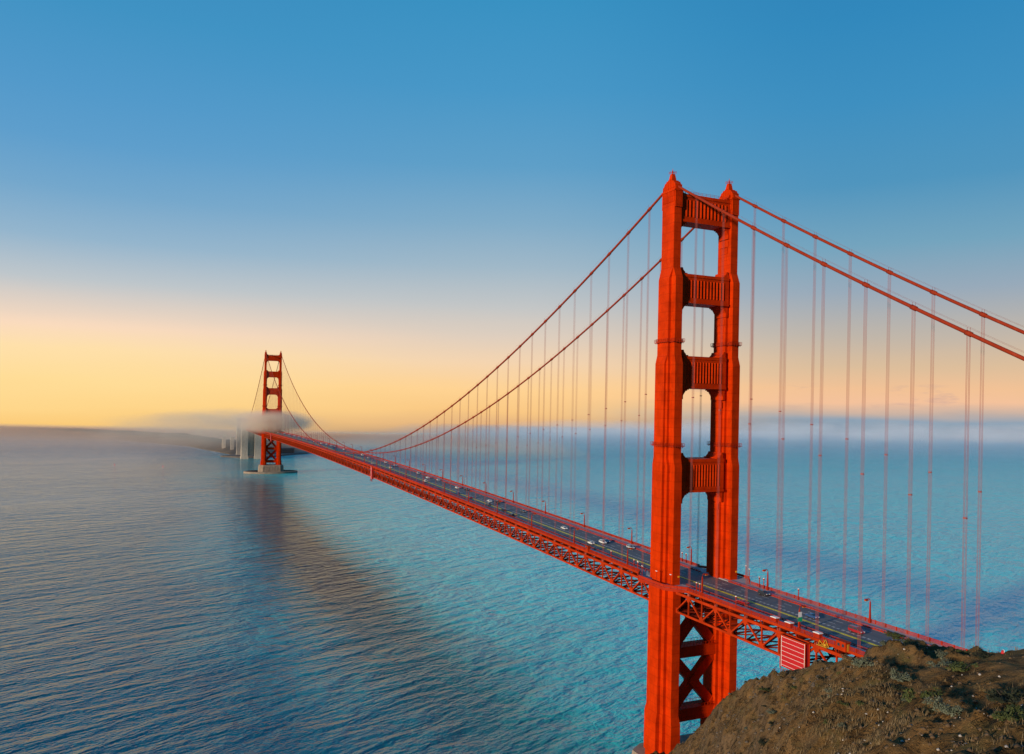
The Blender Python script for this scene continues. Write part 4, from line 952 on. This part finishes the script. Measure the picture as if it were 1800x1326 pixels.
# ------------------------------------------------------------------ headland vegetation and stones
def leaf_mat(name, a, b):
    t = NT(name); n = t.noise(2.2, 4, .6); o = t.n('ShaderNodeObjectInfo')
    c = t.mix(t.rng(n,.3,.7), a, b); c = t.mix(t.math('MULTIPLY', o.outputs['Random'], .45), c, tuple(q*.55 for q in a))
    t.bsdf(c, .8, spec=.2); return t.mat
LM = {'sage': leaf_mat('sage_leaves', (.075,.095,.060), (.17,.19,.13)), 'green': leaf_mat('green_leaves', (.045,.065,.018), (.10,.115,.035)), 'dark': leaf_mat('dark_leaves', (.016,.022,.012), (.045,.052,.026)), 'dry': leaf_mat('dry_leaves', (.11,.075,.03), (.22,.16,.075))}
M['twig'] = plain('twig_bark', (.07,.05,.035), .9)
def shrub_mesh(seed, n, flat):
    rr = random.Random(seed); b = MB(); cl = [(rr.gauss(0,.45),rr.gauss(0,.45),rr.uniform(.12,.5)*flat,rr.uniform(.22,.42)) for _ in range(11)]
    for k in range(n):
        cx, cy, cz, r = rr.choice(cl); d = Vector((rr.gauss(0,1),rr.gauss(0,1),abs(rr.gauss(0,.9)))).normalized()*r*rr.uniform(.55,1.05)
        p = Vector((cx,cy,cz))+Vector((d.x,d.y,d.z*flat)); a = Vector((rr.gauss(0,1),rr.gauss(0,1),rr.gauss(0,1))).normalized(); c = a.cross(d.normalized()+Vector((.01,.02,.03))).normalized(); s = rr.uniform(.035,.085)
        b.add([p-a*s*1.6,p+c*s*.6,p+a*s*1.6,p-c*s*.6],[(0,1,2,3)])
    return b
def twig_mesh(seed):
    rr = random.Random(seed); b = MB()
    for k in range(9):
        q = (rr.gauss(0,.4),rr.gauss(0,.4),rr.uniform(.3,.6)); b.tube([(0,0,-.25),(q[0]*.5,q[1]*.5,q[2]*.45),q], [.03,.02,.008], 5)
    return b
PRO = {}
def shrub(x, y, s, kind, label, group, flat=1.0):
    v = R.randrange(3)
    if (kind,v) not in PRO:
        T = empty('shrub'); shrub_mesh(100+v, 900, .9 if kind != 'dark' else .75).build('foliage', LM[kind], T); twig_mesh(50+v).build('stem', M['twig'], T); PRO[(kind,v)] = T
    else: T = copy_tree(PRO[(kind,v)])
    z = float(terr(np.array([x]), np.array([y]))[0]); T.location = (x,y,z+.02); T.rotation_euler = (0,0,R.uniform(0,6.28)); T.scale = (s,s,s*flat)
    tag(T, label, 'shrub', group); return T
for x, y, s, kind, lab, fl in ((-141.3,-204.1,1.0,'sage','pale sage shrub on the left slope below the brow',1),(-144.5,-209.6,.9,'sage','round sage shrub midway down the steep face',1),(-150.3,-216.5,1.1,'green','green shrub low on the steep face above the bottom edge',1),
      (-140.3,-211.4,1.2,'green','broad low green shrub at the edge of the bare top',.55),(-137.8,-208.1,1.1,'sage','sage shrub on the brow just above the broad green one',.7),(-134.9,-206.0,1.0,'sage','highest sage shrub on the brow of the hill',.8),
      (-151.3,-221.7,1.3,'dark','dark shrub on the right of the bare slope',.7),(-134.3,-200.9,1.1,'green','low green shrub on the crest beside the roadway end',.6),(-133.7,-208.7,1.0,'dark','dark shrub on the skyline left of the red bag',.6),(-133.3,-206.9,.8,'green','small green tuft on the skyline where the hill dips',.7),
      (-155.0,-221.1,.9,'sage','sage shrub at the bottom edge of the picture',.9),(-156.3,-225.2,1.0,'green','green shrub in the bottom right corner',.8)):
    shrub(x, y, s, kind, lab, 'larger shrubs on the headland', fl)
sp = []
tries = 0
while len(sp) < 85 and tries < 4000:
    tries += 1; x = R.uniform(-158,-131); y = R.uniform(-226,-198)
    if math.hypot((x+136)/8, (y+214)/8) < 1 or math.hypot(x-CAM.x, y-CAM.y) < 34: continue
    if any((x-a)**2+(y-b)**2 < .8 for a, b in sp): continue
    sp.append((x,y)); shrub(x, y, R.uniform(.18,.55), R.choice(['sage','sage','green','dark','dry','dry']), 'small low clump of leaves on the brown headland slope', 'small shrubs on the headland', R.uniform(.6,1))
# pale stones, clods and dry grass
def ground_pts(n, xa, xb, ya, yb_, seed):
    rg = np.random.RandomState(seed); x = rg.uniform(xa,xb,n); y = rg.uniform(ya,yb_,n); return x, y, terr(x,y), rg
def stones(n, area, seed, s0, s1, name, mat, lab, pw=2.2):
    x, y, z, rg = ground_pts(n, *area, seed); b = MB()
    cl = vnoise(x/3.1, y/3.1, 77)
    for i in range(n):
        if cl[i] < rg.rand()*.9: continue
        if math.hypot(x[i]+138.5, y[i]+213) < 7.5 and rg.rand() < .85: continue
        s = s0+(s1-s0)*rg.rand()**pw; pts = []
        for sg in ((1,0,0),(-1,0,0),(0,1,0),(0,-1,0),(0,0,1),(0,0,-1)): pts.append((x[i]+sg[0]*s*rg.uniform(.6,1.3), y[i]+sg[1]*s*rg.uniform(.6,1.3), z[i]+s*.2+sg[2]*s*rg.uniform(.4,.9)))
        b.add(pts, [(0,2,4),(2,1,4),(1,3,4),(3,0,4),(2,0,5),(1,2,5),(3,1,5),(0,3,5)])
    tag(b.build(name, mat, smooth=True), lab, 'stones', kind='stuff')
NEARA = (-160,-129,-228,-196)
stones(1500, NEARA, 1, .02, .15, 'pale_stones', plain('pale_stone', (.42,.38,.33), .9, var=.3, scale=3), 'pale stones strewn over the brown slope', 3.0)
stones(5200, NEARA, 2, .03, .20, 'earth_clods', plain('earth_clod', (.110,.068,.032), .95, var=.5, scale=1.5), 'brown clods of earth on the slope')
stones(2500, (-75,-18,-125,-20), 3, .12, .7, 'cliff_rubble', plain('cliff_rubble', (.10,.078,.055), .95, var=.4, scale=.5), 'brown rubble on the cliff beneath the bridge')
def grass(n, area, seed, h0, h1, name, mat, lab):
    x, y, z, rg = ground_pts(n, *area, seed); cl = vnoise(x/2.3, y/2.3, 55)*.6+vnoise(x/7.0, y/7.0, 56)*.6; b = MB()
    for i in range(n):
        if cl[i] < .5+rg.rand()*.3: continue
        if math.hypot(x[i]+138.5, y[i]+213) < 7.5 and rg.rand() < .93: continue
        for k in range(4):
            h = rg.uniform(h0,h1); a = rg.uniform(0,6.28); dx, dy = math.cos(a), math.sin(a); l = rg.uniform(.2,.9)*h; ox, oy = rg.normal(0,.09,2); w = .012+.02*rg.rand()
            b.add([(x[i]+ox-dy*w,y[i]+oy+dx*w,z[i]-.03),(x[i]+ox+dy*w,y[i]+oy-dx*w,z[i]-.03),(x[i]+ox+dx*l,y[i]+oy+dy*l,z[i]+h)],[(0,1,2)])
    tag(b.build(name, mat), lab, 'grass', kind='stuff')
grass(15000, NEARA, 5, .08, .34, 'dry_grass', leaf_mat('dry_grass_blades', (.12,.085,.04), (.26,.19,.10)), 'dry straw-coloured grass tufts on the headland slope')
grass(9000, (-75,-20,-125,-22), 9, .25, .9, 'dry_grass', bpy.data.materials['dry_grass_blades'], 'dry grass on the rough lower ridge beside the tower foot')
for k in range(46):
    x = R.uniform(-66,-27); y = R.uniform(-118,-36)
    shrub(x, y, R.uniform(.7,1.7), R.choice(['dark','green','dry','dry','sage']), 'low wind-bitten shrub on the lower ridge beside the tower foot', 'shrubs on the lower ridge', R.uniform(.4,.8))
# the red bag on the skyline
bx, by = -132.7, -209.3; bz = float(terr(np.array([bx]), np.array([by]))[0])
BG = empty('rucksack', (bx,by,bz), .5); BG.scale = (.5,.5,.5); tag(BG, 'red rucksack with a pale strap lying on the hill skyline', 'rucksack')
b = MB(); b.rings([[(a,c*w,.02+h*d) for c,d in ((-1,.05),(-.8,.75),(-.3,1),(.3,1),(.8,.7),(1,.05))] for a, w, h in ((-.42,.14,.22),(-.3,.24,.42),(0,.27,.50),(.28,.22,.40),(.42,.12,.18))]); b.build('bag_body', M['cloth_red'], BG, True)
b = MB(); b.tube([(-.3,-.2,.2),(-.1,-.22,.52),(.12,-.05,.57),(.34,.05,.35)], .05, 6); b.build('strap', M['white'], BG, True)
